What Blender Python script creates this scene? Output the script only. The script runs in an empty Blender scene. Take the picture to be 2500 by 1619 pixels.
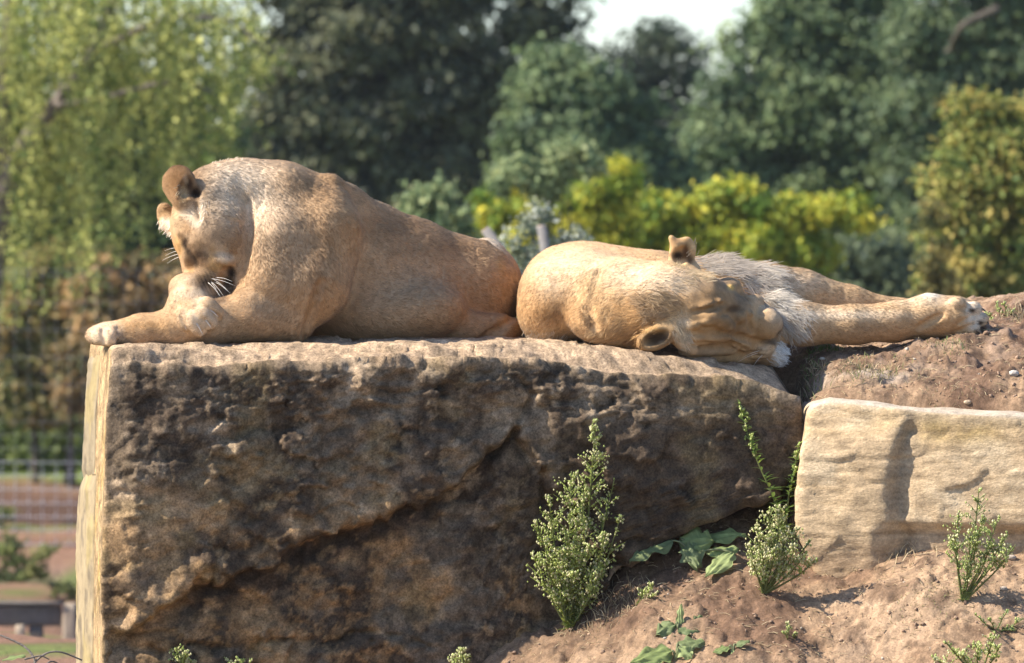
import bpy, math, random
import numpy as np
from mathutils import Vector, Matrix

random.seed(7)
RNG = np.random.default_rng(7)
scene = bpy.context.scene
COL = scene.collection
R = math.radians

# ------------------------------------------------------------------ camera
CAM_D, CAM_Z = 20.0, 0.6           # 20 m in front of the boulder, 0.6 m above its top
SC = 800.0                          # photograph pixels per metre at the boulder's face
HOR = 360.0                         # row of the horizon
cam_data = bpy.data.cameras.new('camera')
cam = bpy.data.objects.new('camera', cam_data)
COL.objects.link(cam)
cam.location = (0.0, -CAM_D, CAM_Z)
cam.rotation_euler = (R(90), 0, 0)
cam_data.sensor_width = 36.0
cam_data.lens = 36.0 * CAM_D / (2500.0 / SC)
cam_data.shift_y = (HOR - 809.5) / 2500.0
cam_data.clip_start = 0.5
cam_data.clip_end = 6000.0
cam_data.dof.use_dof = True
cam_data.dof.focus_distance = 20.15
cam_data.dof.aperture_fstop = 6.0
scene.camera = cam

# ------------------------------------------------------------------ sky, sun, exposure
SUN_DIR = Vector((-0.74, -0.12, 0.66)).normalized()
world = bpy.data.worlds.new('World')
scene.world = world
world.use_nodes = True
wn = world.node_tree
bg = wn.nodes['Background']
sky = wn.nodes.new('ShaderNodeTexSky')
sky.sky_type = 'NISHITA'
sky.sun_disc = False
sky.sun_elevation = math.asin(SUN_DIR.z)
sky.sun_rotation = math.atan2(SUN_DIR.x, SUN_DIR.y)
sky.air_density = 0.8
sky.dust_density = 0.5
sky.ozone_density = 3.0
wn.links.new(sky.outputs[0], bg.inputs[0])
bg.inputs[1].default_value = 0.135
sun_data = bpy.data.lights.new('sun', 'SUN')
sun_data.energy = 5.0
sun_data.angle = R(0.53)
sun_data.color = (1.0, 0.91, 0.77)
sun = bpy.data.objects.new('sun', sun_data)
COL.objects.link(sun)
sun.rotation_euler = SUN_DIR.to_track_quat('Z', 'Y').to_euler()
sun.location = (-20, 0, 20)
scene.view_settings.view_transform = 'Standard'
scene.view_settings.look = 'None'
scene.view_settings.gamma = 1.0
scene.view_settings.use_curve_mapping = False
scene.view_settings.exposure = 1.02
scene.render.engine = 'CYCLES'
scene.cycles.use_denoising = True
scene.cycles.max_bounces = 6
scene.cycles.diffuse_bounces = 3
scene.cycles.transmission_bounces = 3
scene.cycles.sample_clamp_indirect = 6.0

# ------------------------------------------------------------------ helpers
def W(px, py, Y=0.0):
    """A point of the place seen at row/column px, py of the photograph, Y metres behind the boulder's face."""
    f = (Y + CAM_D) / CAM_D
    return np.array([(px - 1250.0) / SC * f, Y, CAM_Z + (HOR - py) / SC * f])

def PXM(r, Y=0.0):
    return r / SC * (Y + CAM_D) / CAM_D

def smooth(a, b, x):
    t = np.clip((x - a) / (b - a), 0, 1)
    return t * t * (3 - 2 * t)

def _h(ix, iy, iz, seed):
    n = (ix.astype(np.int64) * 374761393 + iy.astype(np.int64) * 668265263 + iz.astype(np.int64) * 1440662683 + seed * 974634541) & 0xFFFFFFFF
    n = ((n ^ (n >> 13)) * 1274126177) & 0xFFFFFFFF
    n = ((n ^ (n >> 16)) * 2246822519) & 0xFFFFFFFF
    n = n ^ (n >> 15)
    return n.astype(np.float64) / 4294967295.0

def vnoise(P, scale, seed=0):
    """smooth value noise, -1..1; P is n x 3; scale = feature size in metres (number or triple)"""
    Q = P / np.asarray(scale)
    I = np.floor(Q)
    F = Q - I
    F = F * F * F * (F * (F * 6 - 15) + 10)
    I = I.astype(np.int64)
    out = 0.0
    for dx in (0, 1):
        wx = F[:, 0] if dx else 1 - F[:, 0]
        for dy in (0, 1):
            wy = F[:, 1] if dy else 1 - F[:, 1]
            for dz in (0, 1):
                wz = F[:, 2] if dz else 1 - F[:, 2]
                out = out + wx * wy * wz * _h(I[:, 0] + dx, I[:, 1] + dy, I[:, 2] + dz, seed)
    return out * 2 - 1

def fbm(P, scale, octaves=4, gain=0.5, seed=0):
    s, a, tot = np.asarray(scale, float), 1.0, 0.0
    out = np.zeros(len(P))
    for o in range(octaves):
        out += a * vnoise(P, s, seed + o * 17)
        tot += a
        a *= gain
        s = s * 0.49
    return out / tot

def ridged(P, scale, octaves=3, seed=0):
    s, a, out, tot = np.asarray(scale, float), 1.0, np.zeros(len(P)), 0.0
    for o in range(octaves):
        out += a * (1 - 2 * np.abs(vnoise(P, s, seed + o * 13)))
        tot += a
        a *= 0.5
        s = s * 0.5
    return out / tot

def worley(P, scale, seed=0):
    """distance to the nearest of jittered points, in units of scale"""
    Q = P / np.asarray(scale)
    I = np.floor(Q).astype(np.int64)
    best = np.full(len(P), 9.0)
    for dx in (-1, 0, 1):
        for dy in (-1, 0, 1):
            for dz in (-1, 0, 1):
                c = I + np.array([dx, dy, dz])
                p = np.stack([c[:, k] + _h(c[:, 0], c[:, 1], c[:, 2], seed + k) for k in range(3)], 1)
                best = np.minimum(best, ((Q - p) ** 2).sum(1))
    return np.sqrt(best)

def facets(P, scale, seed=0):
    """broken stone: every cell of a scattered lattice is a tilted flat chip; about -0.5..0.5"""
    s = np.broadcast_to(np.asarray(scale, float), (3,))
    Q = P / s
    I = np.floor(Q).astype(np.int64)
    best = np.full(len(P), 99.0)
    val = np.zeros(len(P))
    for dx in (-1, 0, 1):
        for dy in (-1, 0, 1):
            for dz in (-1, 0, 1):
                c = I + np.array([dx, dy, dz])
                h = [_h(c[:, 0], c[:, 1], c[:, 2], seed + k) for k in range(7)]
                D = Q - np.stack([c[:, k] + h[k] for k in range(3)], 1)
                d2 = (D ** 2).sum(1)
                v = (D * (np.stack(h[3:6], 1) - .5)).sum(1) * 1.6 + (h[6] - .5) * .5
                m = d2 < best
                best = np.where(m, d2, best)
                val = np.where(m, v, val)
    return val

def mesh_np(name, V, F, col=None, smooth_shade=True, normals=None):
    """V n x 3, F list of int arrays (m x 3 or m x 4)"""
    if not isinstance(F, (list, tuple)):
        F = [F]
    me = bpy.data.meshes.new(name)
    V = np.ascontiguousarray(V, np.float32)
    me.vertices.add(len(V))
    me.vertices.foreach_set('co', V.ravel())
    loops = np.concatenate([np.asarray(f, np.int32).ravel() for f in F])
    sizes = np.concatenate([np.full(len(f), np.asarray(f).shape[1], np.int32) for f in F])
    starts = np.concatenate([[0], np.cumsum(sizes)[:-1]]).astype(np.int32)
    me.loops.add(len(loops))
    me.loops.foreach_set('vertex_index', loops)
    me.polygons.add(len(sizes))
    me.polygons.foreach_set('loop_start', starts)
    me.polygons.foreach_set('use_smooth', np.full(len(sizes), bool(smooth_shade)))
    me.update(calc_edges=True)
    if col is not None:
        c = np.ones((len(V), 4), np.float32)
        c[:, :3] = np.clip(col, 0, 1)
        at = me.attributes.new('Col', 'FLOAT_COLOR', 'POINT')
        at.data.foreach_set('color', c.ravel())
    if normals is not None:
        me.normals_split_custom_set_from_vertices(np.asarray(normals, np.float32))
    return me

def obj(name, me, mat=None, parent=None, kind=None):
    o = bpy.data.objects.new(name, me)
    COL.objects.link(o)
    if mat is not None and me is not None:
        if len(me.materials) == 0:
            me.materials.append(mat)
    if parent is not None:
        o.parent = parent
        if parent.type == 'EMPTY':          # parts are written in world space; keep them there
            o.matrix_parent_inverse = Matrix.Translation(-Vector(parent.location))
    if kind:
        o['kind'] = kind
    return o

def thing(name, label, cat, loc, group=None):
    o = bpy.data.objects.new(name, None)
    COL.objects.link(o)
    o.location = Vector([float(v) for v in loc])
    o.empty_display_size = 0.1
    return tag(o, label, cat, group)

def tag(o, label, cat, group=None):
    o['label'] = label
    o['category'] = cat
    if group:
        o['group'] = group
    return o

def grid_faces(nu, nv):
    i = np.arange((nu - 1) * (nv - 1))
    a = (i // (nv - 1)) * nv + i % (nv - 1)
    return np.stack([a, a + nv, a + nv + 1, a + 1], 1)

def tube(pts, rad, sides=8, cap=True):
    pts = np.asarray(pts, float)
    n = len(pts)
    rad = np.broadcast_to(np.asarray(rad, float), (n,))
    T = np.gradient(pts, axis=0)
    T /= np.linalg.norm(T, axis=1)[:, None] + 1e-12
    up = np.array([0.0, 1.0, 0.0]) if abs(T[0][1]) < 0.9 else np.array([1.0, 0, 0])
    A = np.cross(T, up)
    A /= np.linalg.norm(A, axis=1)[:, None] + 1e-12
    B = np.cross(T, A)
    ang = np.arange(sides) * 2 * math.pi / sides
    V = pts[:, None, :] + rad[:, None, None] * (np.cos(ang)[None, :, None] * A[:, None, :] + np.sin(ang)[None, :, None] * B[:, None, :])
    V = V.reshape(-1, 3)
    F = []
    for i in range(n - 1):
        for j in range(sides):
            k = (j + 1) % sides
            F.append((i * sides + j, i * sides + k, (i + 1) * sides + k, (i + 1) * sides + j))
    F = [np.array(F)]
    if cap:
        V = np.vstack([V, pts[0], pts[-1]])
        c0, c1 = len(V) - 2, len(V) - 1
        tr = [(c0, (j + 1) % sides, j) for j in range(sides)] + [(c1, (n - 1) * sides + j, (n - 1) * sides + (j + 1) % sides) for j in range(sides)]
        F.append(np.array(tr))
    return V, F

class Bag:
    """collects several pieces into one mesh (one part)"""
    def __init__(self):
        self.V, self.Q, self.T, self.C, self.n = [], [], [], [], 0
    def add(self, V, F, col=None):
        if not isinstance(F, (list, tuple)):
            F = [F]
        self.V.append(V)
        for f in F:
            f = np.asarray(f)
            (self.Q if f.shape[1] == 4 else self.T).append(f + self.n)
        if col is not None:
            self.C.append(np.broadcast_to(np.asarray(col, float), (len(V), 3)))
        self.n += len(V)
    def mesh(self, name, smooth_shade=True):
        F = []
        if self.Q: F.append(np.vstack(self.Q))
        if self.T: F.append(np.vstack(self.T))
        return mesh_np(name, np.vstack(self.V), F, np.vstack(self.C) if self.C else None, smooth_shade)

# ------------------------------------------------------------------ materials
def new_mat(name, rough=0.8, spec=0.3):
    m = bpy.data.materials.new(name)
    m.use_nodes = True
    nt = m.node_tree
    p = nt.nodes['Principled BSDF']
    p.inputs['Roughness'].default_value = rough
    p.inputs['Specular IOR Level'].default_value = spec
    return m, nt, p

def nz(nt, scale, detail=4.0, rough=0.6, coord='Object', stretch=None):
    tc = nt.nodes.new('ShaderNodeTexCoord')
    n = nt.nodes.new('ShaderNodeTexNoise')
    n.inputs['Scale'].default_value = scale
    n.inputs['Detail'].default_value = detail
    n.inputs['Roughness'].default_value = rough
    if stretch:
        mp = nt.nodes.new('ShaderNodeMapping')
        mp.inputs['Scale'].default_value = stretch
        nt.links.new(tc.outputs[coord], mp.inputs[0])
        nt.links.new(mp.outputs[0], n.inputs['Vector'])
    else:
        nt.links.new(tc.outputs[coord], n.inputs['Vector'])
    return n

def mrange(nt, src, a, b, c, d):
    m = nt.nodes.new('ShaderNodeMapRange')
    m.inputs[1].default_value, m.inputs[2].default_value = a, b
    m.inputs[3].default_value, m.inputs[4].default_value = c, d
    nt.links.new(src, m.inputs[0])
    return m.outputs[0]

def attr_mat(name, rough=0.85, spec=0.2, noise=(60, 0.75, 1.25), bump=None, trans=0.0, stretch=None, sheen=0.0, speckle=None):
    """colour from the mesh's own Col attribute, varied by noise; optional bump and translucency"""
    m, nt, p = new_mat(name, rough, spec)
    at = nt.nodes.new('ShaderNodeAttribute')
    at.attribute_name = 'Col'
    colour = at.outputs['Color']
    if noise:
        n = nz(nt, noise[0], 5, 0.65, stretch=stretch)
        v = mrange(nt, n.outputs['Fac'], 0.25, 0.75, noise[1], noise[2])
        mul = nt.nodes.new('ShaderNodeVectorMath')
        mul.operation = 'SCALE'
        nt.links.new(colour, mul.inputs[0])
        nt.links.new(v, mul.inputs['Scale'])
        colour = mul.outputs[0]
    if speckle:
        n = nz(nt, speckle[0], 3, 0.7)
        v = mrange(nt, n.outputs['Fac'], 0.3, 0.7, speckle[1], speckle[2])
        mul = nt.nodes.new('ShaderNodeVectorMath')
        mul.operation = 'SCALE'
        nt.links.new(colour, mul.inputs[0])
        nt.links.new(v, mul.inputs['Scale'])
        colour = mul.outputs[0]
    nt.links.new(colour, p.inputs['Base Color'])
    if sheen:
        p.inputs['Sheen Weight'].default_value = sheen
        p.inputs['Sheen Roughness'].default_value = 0.5
    if bump:
        b = nz(nt, bump[0], 6, 0.7, stretch=stretch)
        bn = nt.nodes.new('ShaderNodeBump')
        bn.inputs['Strength'].default_value = bump[1]
        bn.inputs['Distance'].default_value = bump[2]
        nt.links.new(b.outputs['Fac'], bn.inputs['Height'])
        nt.links.new(bn.outputs[0], p.inputs['Normal'])
    if trans:
        tr = nt.nodes.new('ShaderNodeBsdfTranslucent')
        mx = nt.nodes.new('ShaderNodeMixShader')
        mx.inputs[0].default_value = trans
        nt.links.new(colour, tr.inputs[0])
        nt.links.new(p.outputs[0], mx.inputs[1])
        nt.links.new(tr.outputs[0], mx.inputs[2])
        nt.links.new(mx.outputs[0], nt.nodes['Material Output'].inputs[0])
    return m

def flat_mat(name, c, rough=0.7, spec=0.3, noise=(40, 0.8, 1.2), bump=None):
    m, nt, p = new_mat(name, rough, spec)
    n = nz(nt, noise[0], 5, 0.6)
    v = mrange(nt, n.outputs['Fac'], 0.25, 0.75, noise[1], noise[2])
    mul = nt.nodes.new('ShaderNodeVectorMath')
    mul.operation = 'SCALE'
    mul.inputs[0].default_value = c
    nt.links.new(v, mul.inputs['Scale'])
    nt.links.new(mul.outputs[0], p.inputs['Base Color'])
    if bump:
        bn = nt.nodes.new('ShaderNodeBump')
        bn.inputs['Strength'].default_value = bump[1]
        bn.inputs['Distance'].default_value = bump[2]
        b = nz(nt, bump[0], 6, 0.7)
        nt.links.new(b.outputs['Fac'], bn.inputs['Height'])
        nt.links.new(bn.outputs[0], p.inputs['Normal'])
    return m

M_FUR = attr_mat('fur', 0.75, 0.12, noise=(55, 0.88, 1.12), sheen=0.1, trans=0.3)
M_SKIN = attr_mat('coat', 0.85, 0.10, noise=(70, 0.86, 1.14), bump=(160, 0.35, 0.004))
M_ROCK = attr_mat('sandstone', 0.92, 0.15, noise=(30, 0.5, 1.5), bump=(70, 0.5, 0.006), speckle=(150, 0.55, 1.5))
M_ROCK_SIDE = attr_mat('flaked_sandstone', 0.92, 0.15, noise=(14, 0.75, 1.25), bump=(70, 0.4, 0.005))
M_BLOCK = attr_mat('bedded_sandstone', 0.92, 0.15, noise=(26, 0.68, 1.3), bump=(60, 0.7, 0.006), stretch=(1, 1, 2.0), speckle=(140, 0.75, 1.25))
M_DIRT = attr_mat('dry_soil', 0.95, 0.1, noise=(45, 0.6, 1.35), bump=(85, 0.6, 0.008), speckle=(170, 0.7, 1.3))
M_EARTH = attr_mat('red_earth', 0.95, 0.1, noise=(1.2, 0.75, 1.25), bump=(6, 0.8, 0.08))
M_LEAF = attr_mat('leaves', 0.6, 0.3, noise=None, trans=0.35)
M_WEED = attr_mat('weed_leaves', 0.6, 0.3, noise=None, trans=0.3)
M_BARK = flat_mat('bark', (0.10, 0.085, 0.07), 0.9, 0.1, (8, 0.6, 1.4), (14, 0.8, 0.03))
M_PALE_BARK = flat_mat('pale_bark', (0.20, 0.17, 0.15), 0.9, 0.1, (8, 0.5, 1.4), (14, 0.8, 0.03))
M_WOOD = flat_mat('weathered_timber', (0.14, 0.125, 0.112), 0.9, 0.1, (10, 0.7, 1.3), (20, 0.6, 0.02))
M_PALE_WOOD = flat_mat('pale_timber', (0.36, 0.29, 0.22), 0.9, 0.1, (10, 0.8, 1.2), (20, 0.5, 0.02))
M_WIRE = flat_mat('galvanised_wire', (0.42, 0.42, 0.46), 0.5, 0.5)
M_STRAW = attr_mat('straw', 0.85, 0.2, noise=None)
M_CLAW = flat_mat('claw_horn', (0.10, 0.075, 0.05), 0.35, 0.5)
M_PALE_CLAW = flat_mat('pale_claw_horn', (0.62, 0.52, 0.42), 0.35, 0.5)
M_WHISKER = flat_mat('whisker_hair', (0.85, 0.80, 0.72), 0.4, 0.5)
# ------------------------------------------------------------------ the far ground
def ground_height(x, y):
    P = np.stack([x, y, np.zeros_like(x)], 1)
    z = np.where(y < 6, -1.42, -1.42 - 1.0 * smooth(6, 16, y))
    wob = fbm(P, 2.5, 3, 0.5, 5)
    step = smooth(36.6, 37.1, y + 0.2 * wob)                # low earth step behind the fence
    z = z + 0.16 * step + 0.45 * smooth(38, 60, y)
    amp = np.where((y > 8) & (y < 60), 0.10, 0.01)
    z = z + amp * fbm(P, 0.6, 3, 0.55, 9) + 0.03 * wob * (y > 8)
    z = z - 0.12 * smooth(25.0, 26.0, y + 0.2 * wob) * (1 - smooth(26.4, 27.0, y))   # shallow rut
    z = z + 0.1 * smooth(26.6, 27.3, y + .2 * wob) * (1 - smooth(31, 32.5, y))
    return z

xs = np.unique(np.concatenate([np.linspace(-9, 9, 101), np.sinh(np.linspace(-6, 6, 41)) * 15]))
ys = np.unique(np.concatenate([np.linspace(14, 46, 181), np.linspace(-4, 14, 41), np.linspace(46, 110, 33),
                               -4 - np.geomspace(1, 2500, 20), 110 + np.geomspace(1, 3000, 24)]))
GX, GY = np.meshgrid(xs, ys, indexing='ij')
gx, gy = GX.ravel(), GY.ravel()
gz = ground_height(gx, gy)
GP = np.stack([gx, gy, gz], 1)
red = np.array([0.235, 0.135, 0.09])
dark = np.array([0.085, 0.05, 0.038])
green = np.array([0.10, 0.14, 0.035])
grey = np.array([0.20, 0.20, 0.215])
n1 = fbm(GP, 1.4, 4, 0.55, 31)
n2 = fbm(GP, 0.5, 3, 0.55, 37)
gc = np.repeat(red[None], len(GP), 0)
def mixc(c, k, w):
    return c + (np.asarray(k) - c) * np.clip(w, 0, 1)[:, None]
gc = mixc(gc, dark, 0.85 * smooth(31.6, 32.6, gy + 0.5 * n1) * (1 - smooth(36.6, 37.2, gy)))  # hedge shade over the earth, painted in as a dark band
gc = mixc(gc, grey, 0.8 * smooth(25.2, 25.6, gy + .3 * n1) * (1 - smooth(26.5, 26.9, gy)))
gc = mixc(gc, [0.14, 0.09, 0.06], 0.6 * smooth(0.0, 0.4, n2) * (gy < 36))
gc = mixc(gc, green, 0.85 * smooth(-0.02, 0.25, n1 + .4 * n2) * (gy < 32))
gc = mixc(gc, green * 1.3, 0.95 * smooth(36.8, 37.3, gy + .3 * n1))
gc *= (1 + 0.3 * n2)[:, None]
g = obj('ground', mesh_np('ground', GP, grid_faces(len(xs), len(ys)), gc), M_EARTH, kind='structure')

# ------------------------------------------------------------------ the soil bank round the boulders
HB_X = (np.array([600, 1000, 1200, 1400, 1560, 1800, 1950, 2100, 2250, 2500, 3000]) - 1250) / SC
HB_Z = np.array([-1.5, -1.17, -0.99, -0.86, -0.74, -0.67, -0.70, -0.665, -0.595, -0.57, -0.53])
def bank_height(x, y, detail=True):
    P = np.stack([x, y, np.zeros_like(x)], 1)
    hb = np.interp(x, HB_X, HB_Z)
    front = hb + 0.52 * (y + 0.05)
    blk = smooth(0.82, 0.93, x)                      # behind the pale block the bank is high
    plat = -0.2 + 0.40 * (y - 0.02 + 0.22 * np.clip(x - 0.9, 0, 0.8))
    crest = -0.012 + 0.085 * smooth(1.15, 1.65, x) + 0.05 * smooth(0.6, 1.1, y) * smooth(1.2, 1.5, x)
    k = 0.08
    hh = np.clip(0.5 + 0.5 * (crest - plat) / k, 0, 1)
    plat = crest + (plat - crest) * hh - k * hh * (1 - hh)
    plat = np.minimum(plat, crest + 0.02)
    yb = y + 0.26 * np.clip(x - 0.9, 0, 1.2)
    rise_b = smooth(0.0, 0.13, yb)
    rise_g = smooth(0.30, 0.62, y)
    rise = rise_b * blk + rise_g * (1 - blk)
    fr = np.minimum(front, hb + 0.3)
    z = fr + (plat - fr) * rise
    z = z - 0.22 * smooth(0.6, 0.2, x) * smooth(0.2, 0.7, y)    # under the big boulder stays low
    z = z - 0.14 * np.exp(-((x - 0.87) / 0.07) ** 2 - ((y - 0.30) / 0.16) ** 2)      # hollow between the boulders
    z = z + 0.05 * np.exp(-((x - 0.46) / 0.30) ** 2 - ((y + 0.28) / 0.12) ** 2)      # heaped soil under burdock
    z = z + 0.04 * np.exp(-((x - 1.25) / 0.30) ** 2 - ((y + 0.35) / 0.10) ** 2)
    edge = np.maximum.reduce([smooth(-0.35, -0.75, x), smooth(2.3, 3.4, x), smooth(1.5, 2.6, y), smooth(-0.9, -1.9, y)])
    z = z * (1 - edge) + (-1.6) * edge
    if detail:
        rough = 1 - 0.5 * edge
        z = z + rough * (0.035 * fbm(P, 0.28, 3, 0.5, 51) + 0.012 * fbm(P, 0.07, 3, 0.6, 57))
        gully = ridged(P + 0.03 * np.stack([fbm(P, 0.2, 2, .5, 71), fbm(P, .2, 2, .5, 73), 0 * x], 1), (0.22, 0.10, 1), 3, 61)
        z = z - rough * 0.016 * smooth(0.35, 0.9, gully)
        w = worley(P, 0.045, 81)
        m = smooth(0.0, 0.4, fbm(P, 0.3, 3, 0.5, 87))
        z = z + rough * m * 0.014 * np.clip(1 - w * 1.5, 0, 1)
        z = z + rough * (0.010 * facets(P, 0.05, 91) + 0.005 * facets(P, 0.02, 93))
    return z

bx = np.unique(np.concatenate([np.arange(-0.15, 1.75, 0.0070), np.linspace(-0.8, -0.15, 30), np.linspace(1.75, 3.5, 50)]))
by = np.unique(np.concatenate([np.arange(-0.75, 1.1, 0.0075), np.linspace(-2.0, -0.75, 40), np.linspace(1.1, 2.7, 50)]))
BX, BY = np.meshgrid(bx, by, indexing='ij')
bxx, byy = BX.ravel(), BY.ravel()
bz = bank_height(bxx, byy)
BP = np.stack([bxx, byy, bz], 1)
soil = np.array([0.31, 0.215, 0.145])
c = np.repeat(soil[None], len(BP), 0)
n1 = fbm(BP, 0.35, 4, 0.55, 101)
n2 = fbm(BP, 0.06, 4, 0.6, 103)
c = mixc(c, [0.37, 0.265, 0.185], smooth(0.0, 0.4, n1))
c = mixc(c, [0.18, 0.115, 0.08], smooth(0.0, 0.35, -n1))
c = mixc(c, [0.12, 0.077, 0.055], 0.7 * smooth(0.05, 0.4, -n2))
foot_dark = np.exp(-((bxx - 0.25) / 0.28) ** 2 - ((byy + 0.02) / 0.25) ** 2)                 # darker soil at the boulder's foot
c = mixc(c, [0.11, 0.072, 0.052], 0.75 * foot_dark)
topg = smooth(0.15, 0.3, byy) * smooth(0.8, 0.95, bxx)
c = mixc(c, [0.30, 0.225, 0.18], 0.5 * topg * smooth(-0.1, 0.3, n2))
gap_shade = np.exp(-((bxx - 0.86) / 0.12) ** 2 - ((byy - 0.34) / 0.3) ** 2)  # shadow in the gap between the boulders, painted into the soil
c = mixc(c, [0.12, 0.085, 0.06], 0.7 * gap_shade)
greyp = np.exp(-((bxx - 1.08) / 0.2) ** 2 - ((byy + 0.26 * (bxx - .9) - 0.27) / 0.06) ** 2)
c = mixc(c, [0.36, 0.32, 0.285], 0.85 * greyp * smooth(-0.3, 0.2, n2))
c *= np.array([.92, .88, .82]) * (1 + 0.32 * fbm(BP, 0.025, 3, .6, 107))[:, None]
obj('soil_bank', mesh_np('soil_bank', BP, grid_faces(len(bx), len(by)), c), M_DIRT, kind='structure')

def bank_z(x, y):
    """height of the finished bank at a point, read off its grid"""
    i = int(np.clip(np.searchsorted(bx, x) - 1, 0, len(bx) - 2)); j = int(np.clip(np.searchsorted(by, y) - 1, 0, len(by) - 2))
    u, v = (x - bx[i]) / (bx[i + 1] - bx[i]), (y - by[j]) / (by[j + 1] - by[j])
    Z = BZ2
    return Z[i, j] * (1 - u) * (1 - v) + Z[i + 1, j] * u * (1 - v) + Z[i, j + 1] * (1 - u) * v + Z[i + 1, j + 1] * u * v
BZ2 = bz.reshape(len(bx), len(by))

def on_bank(px, py):
    """the point of the bank seen at px, py: march along the camera's ray"""
    o = np.array([0, -CAM_D, CAM_Z])
    d = W(px, py, 0) - o
    t = np.linspace(0.95, 1.08, 1400)
    p = o + d[None] * t[:, None]
    hit = p[:, 2] < bank_height(p[:, 0], p[:, 1])
    i = int(np.argmax(hit)) if hit.any() else len(t) // 2
    return p[i]

# ------------------------------------------------------------------ boulders
def box_shell(dims, cell, rad):
    """surface points of a rounded box (origin in a corner), welded, with unit normals"""
    def ax(n_len, cl):
        k = max(2, int(round(n_len / cl)) + 1)
        return np.linspace(0, n_len, k)
    X, Y, Z = ax(dims[0], cell[0]), ax(dims[1], cell[1]), ax(dims[2], cell[2])
    nx, ny, nz_ = len(X), len(Y), len(Z)
    key = {}
    ids, F = [], []
    def face(A, B, fn, flip):
        ia, ib = np.meshgrid(np.arange(A), np.arange(B), indexing='ij')
        i3 = fn(ia.ravel(), ib.ravel())
        ids.append(i3)
        f = grid_faces(A, B)
        F.append(f[:, ::-1] if flip else f)
    face(nx, nz_, lambda a, b: np.stack([a, 0 * a, b], 1), False)
    face(nx, nz_, lambda a, b: np.stack([a, 0 * a + ny - 1, b], 1), True)
    face(nx, ny, lambda a, b: np.stack([a, b, 0 * a], 1), True)
    face(nx, ny, lambda a, b: np.stack([a, b, 0 * a + nz_ - 1], 1), False)
    face(ny, nz_, lambda a, b: np.stack([0 * a, a, b], 1), True)
    face(ny, nz_, lambda a, b: np.stack([0 * a + nx - 1, a, b], 1), False)
    off, FF = 0, []
    for i3, f in zip(ids, F):
        FF.append(f + off)
        off += len(i3)
    I = np.vstack(ids)
    code = (I[:, 0] * ny + I[:, 1]) * nz_ + I[:, 2]
    u, first, inv = np.unique(code, return_index=True, return_inverse=True)
    I = I[first]
    F = inv.ravel()[np.vstack(FF)]
    P = np.stack([X[I[:, 0]], Y[I[:, 1]], Z[I[:, 2]]], 1)
    r = np.asarray(rad, float)
    inner = np.minimum(np.maximum(P, r), np.asarray(dims) - r)
    D = P - inner
    n = D / (np.linalg.norm(D, axis=1)[:, None] + 1e-12)
    return inner + r * n, n, F

def vert_normals(V, F):
    a, b, c_, d = V[F[:, 0]], V[F[:, 1]], V[F[:, 2]], V[F[:, 3]] if F.shape[1] == 4 else V[F[:, 2]]
    fn = np.cross(c_ - a, d - b) if F.shape[1] == 4 else np.cross(b - a, c_ - a)
    N = np.zeros_like(V)
    for k in range(F.shape[1]):
        for ax in range(3):
            N[:, ax] += np.bincount(F[:, k], fn[:, ax], len(V))
    return N / (np.linalg.norm(N, axis=1)[:, None] + 1e-12)

def polyline_y(u, pts):
    pts = np.asarray(pts, float)
    return np.interp(u, pts[:, 0], pts[:, 1])

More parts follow.
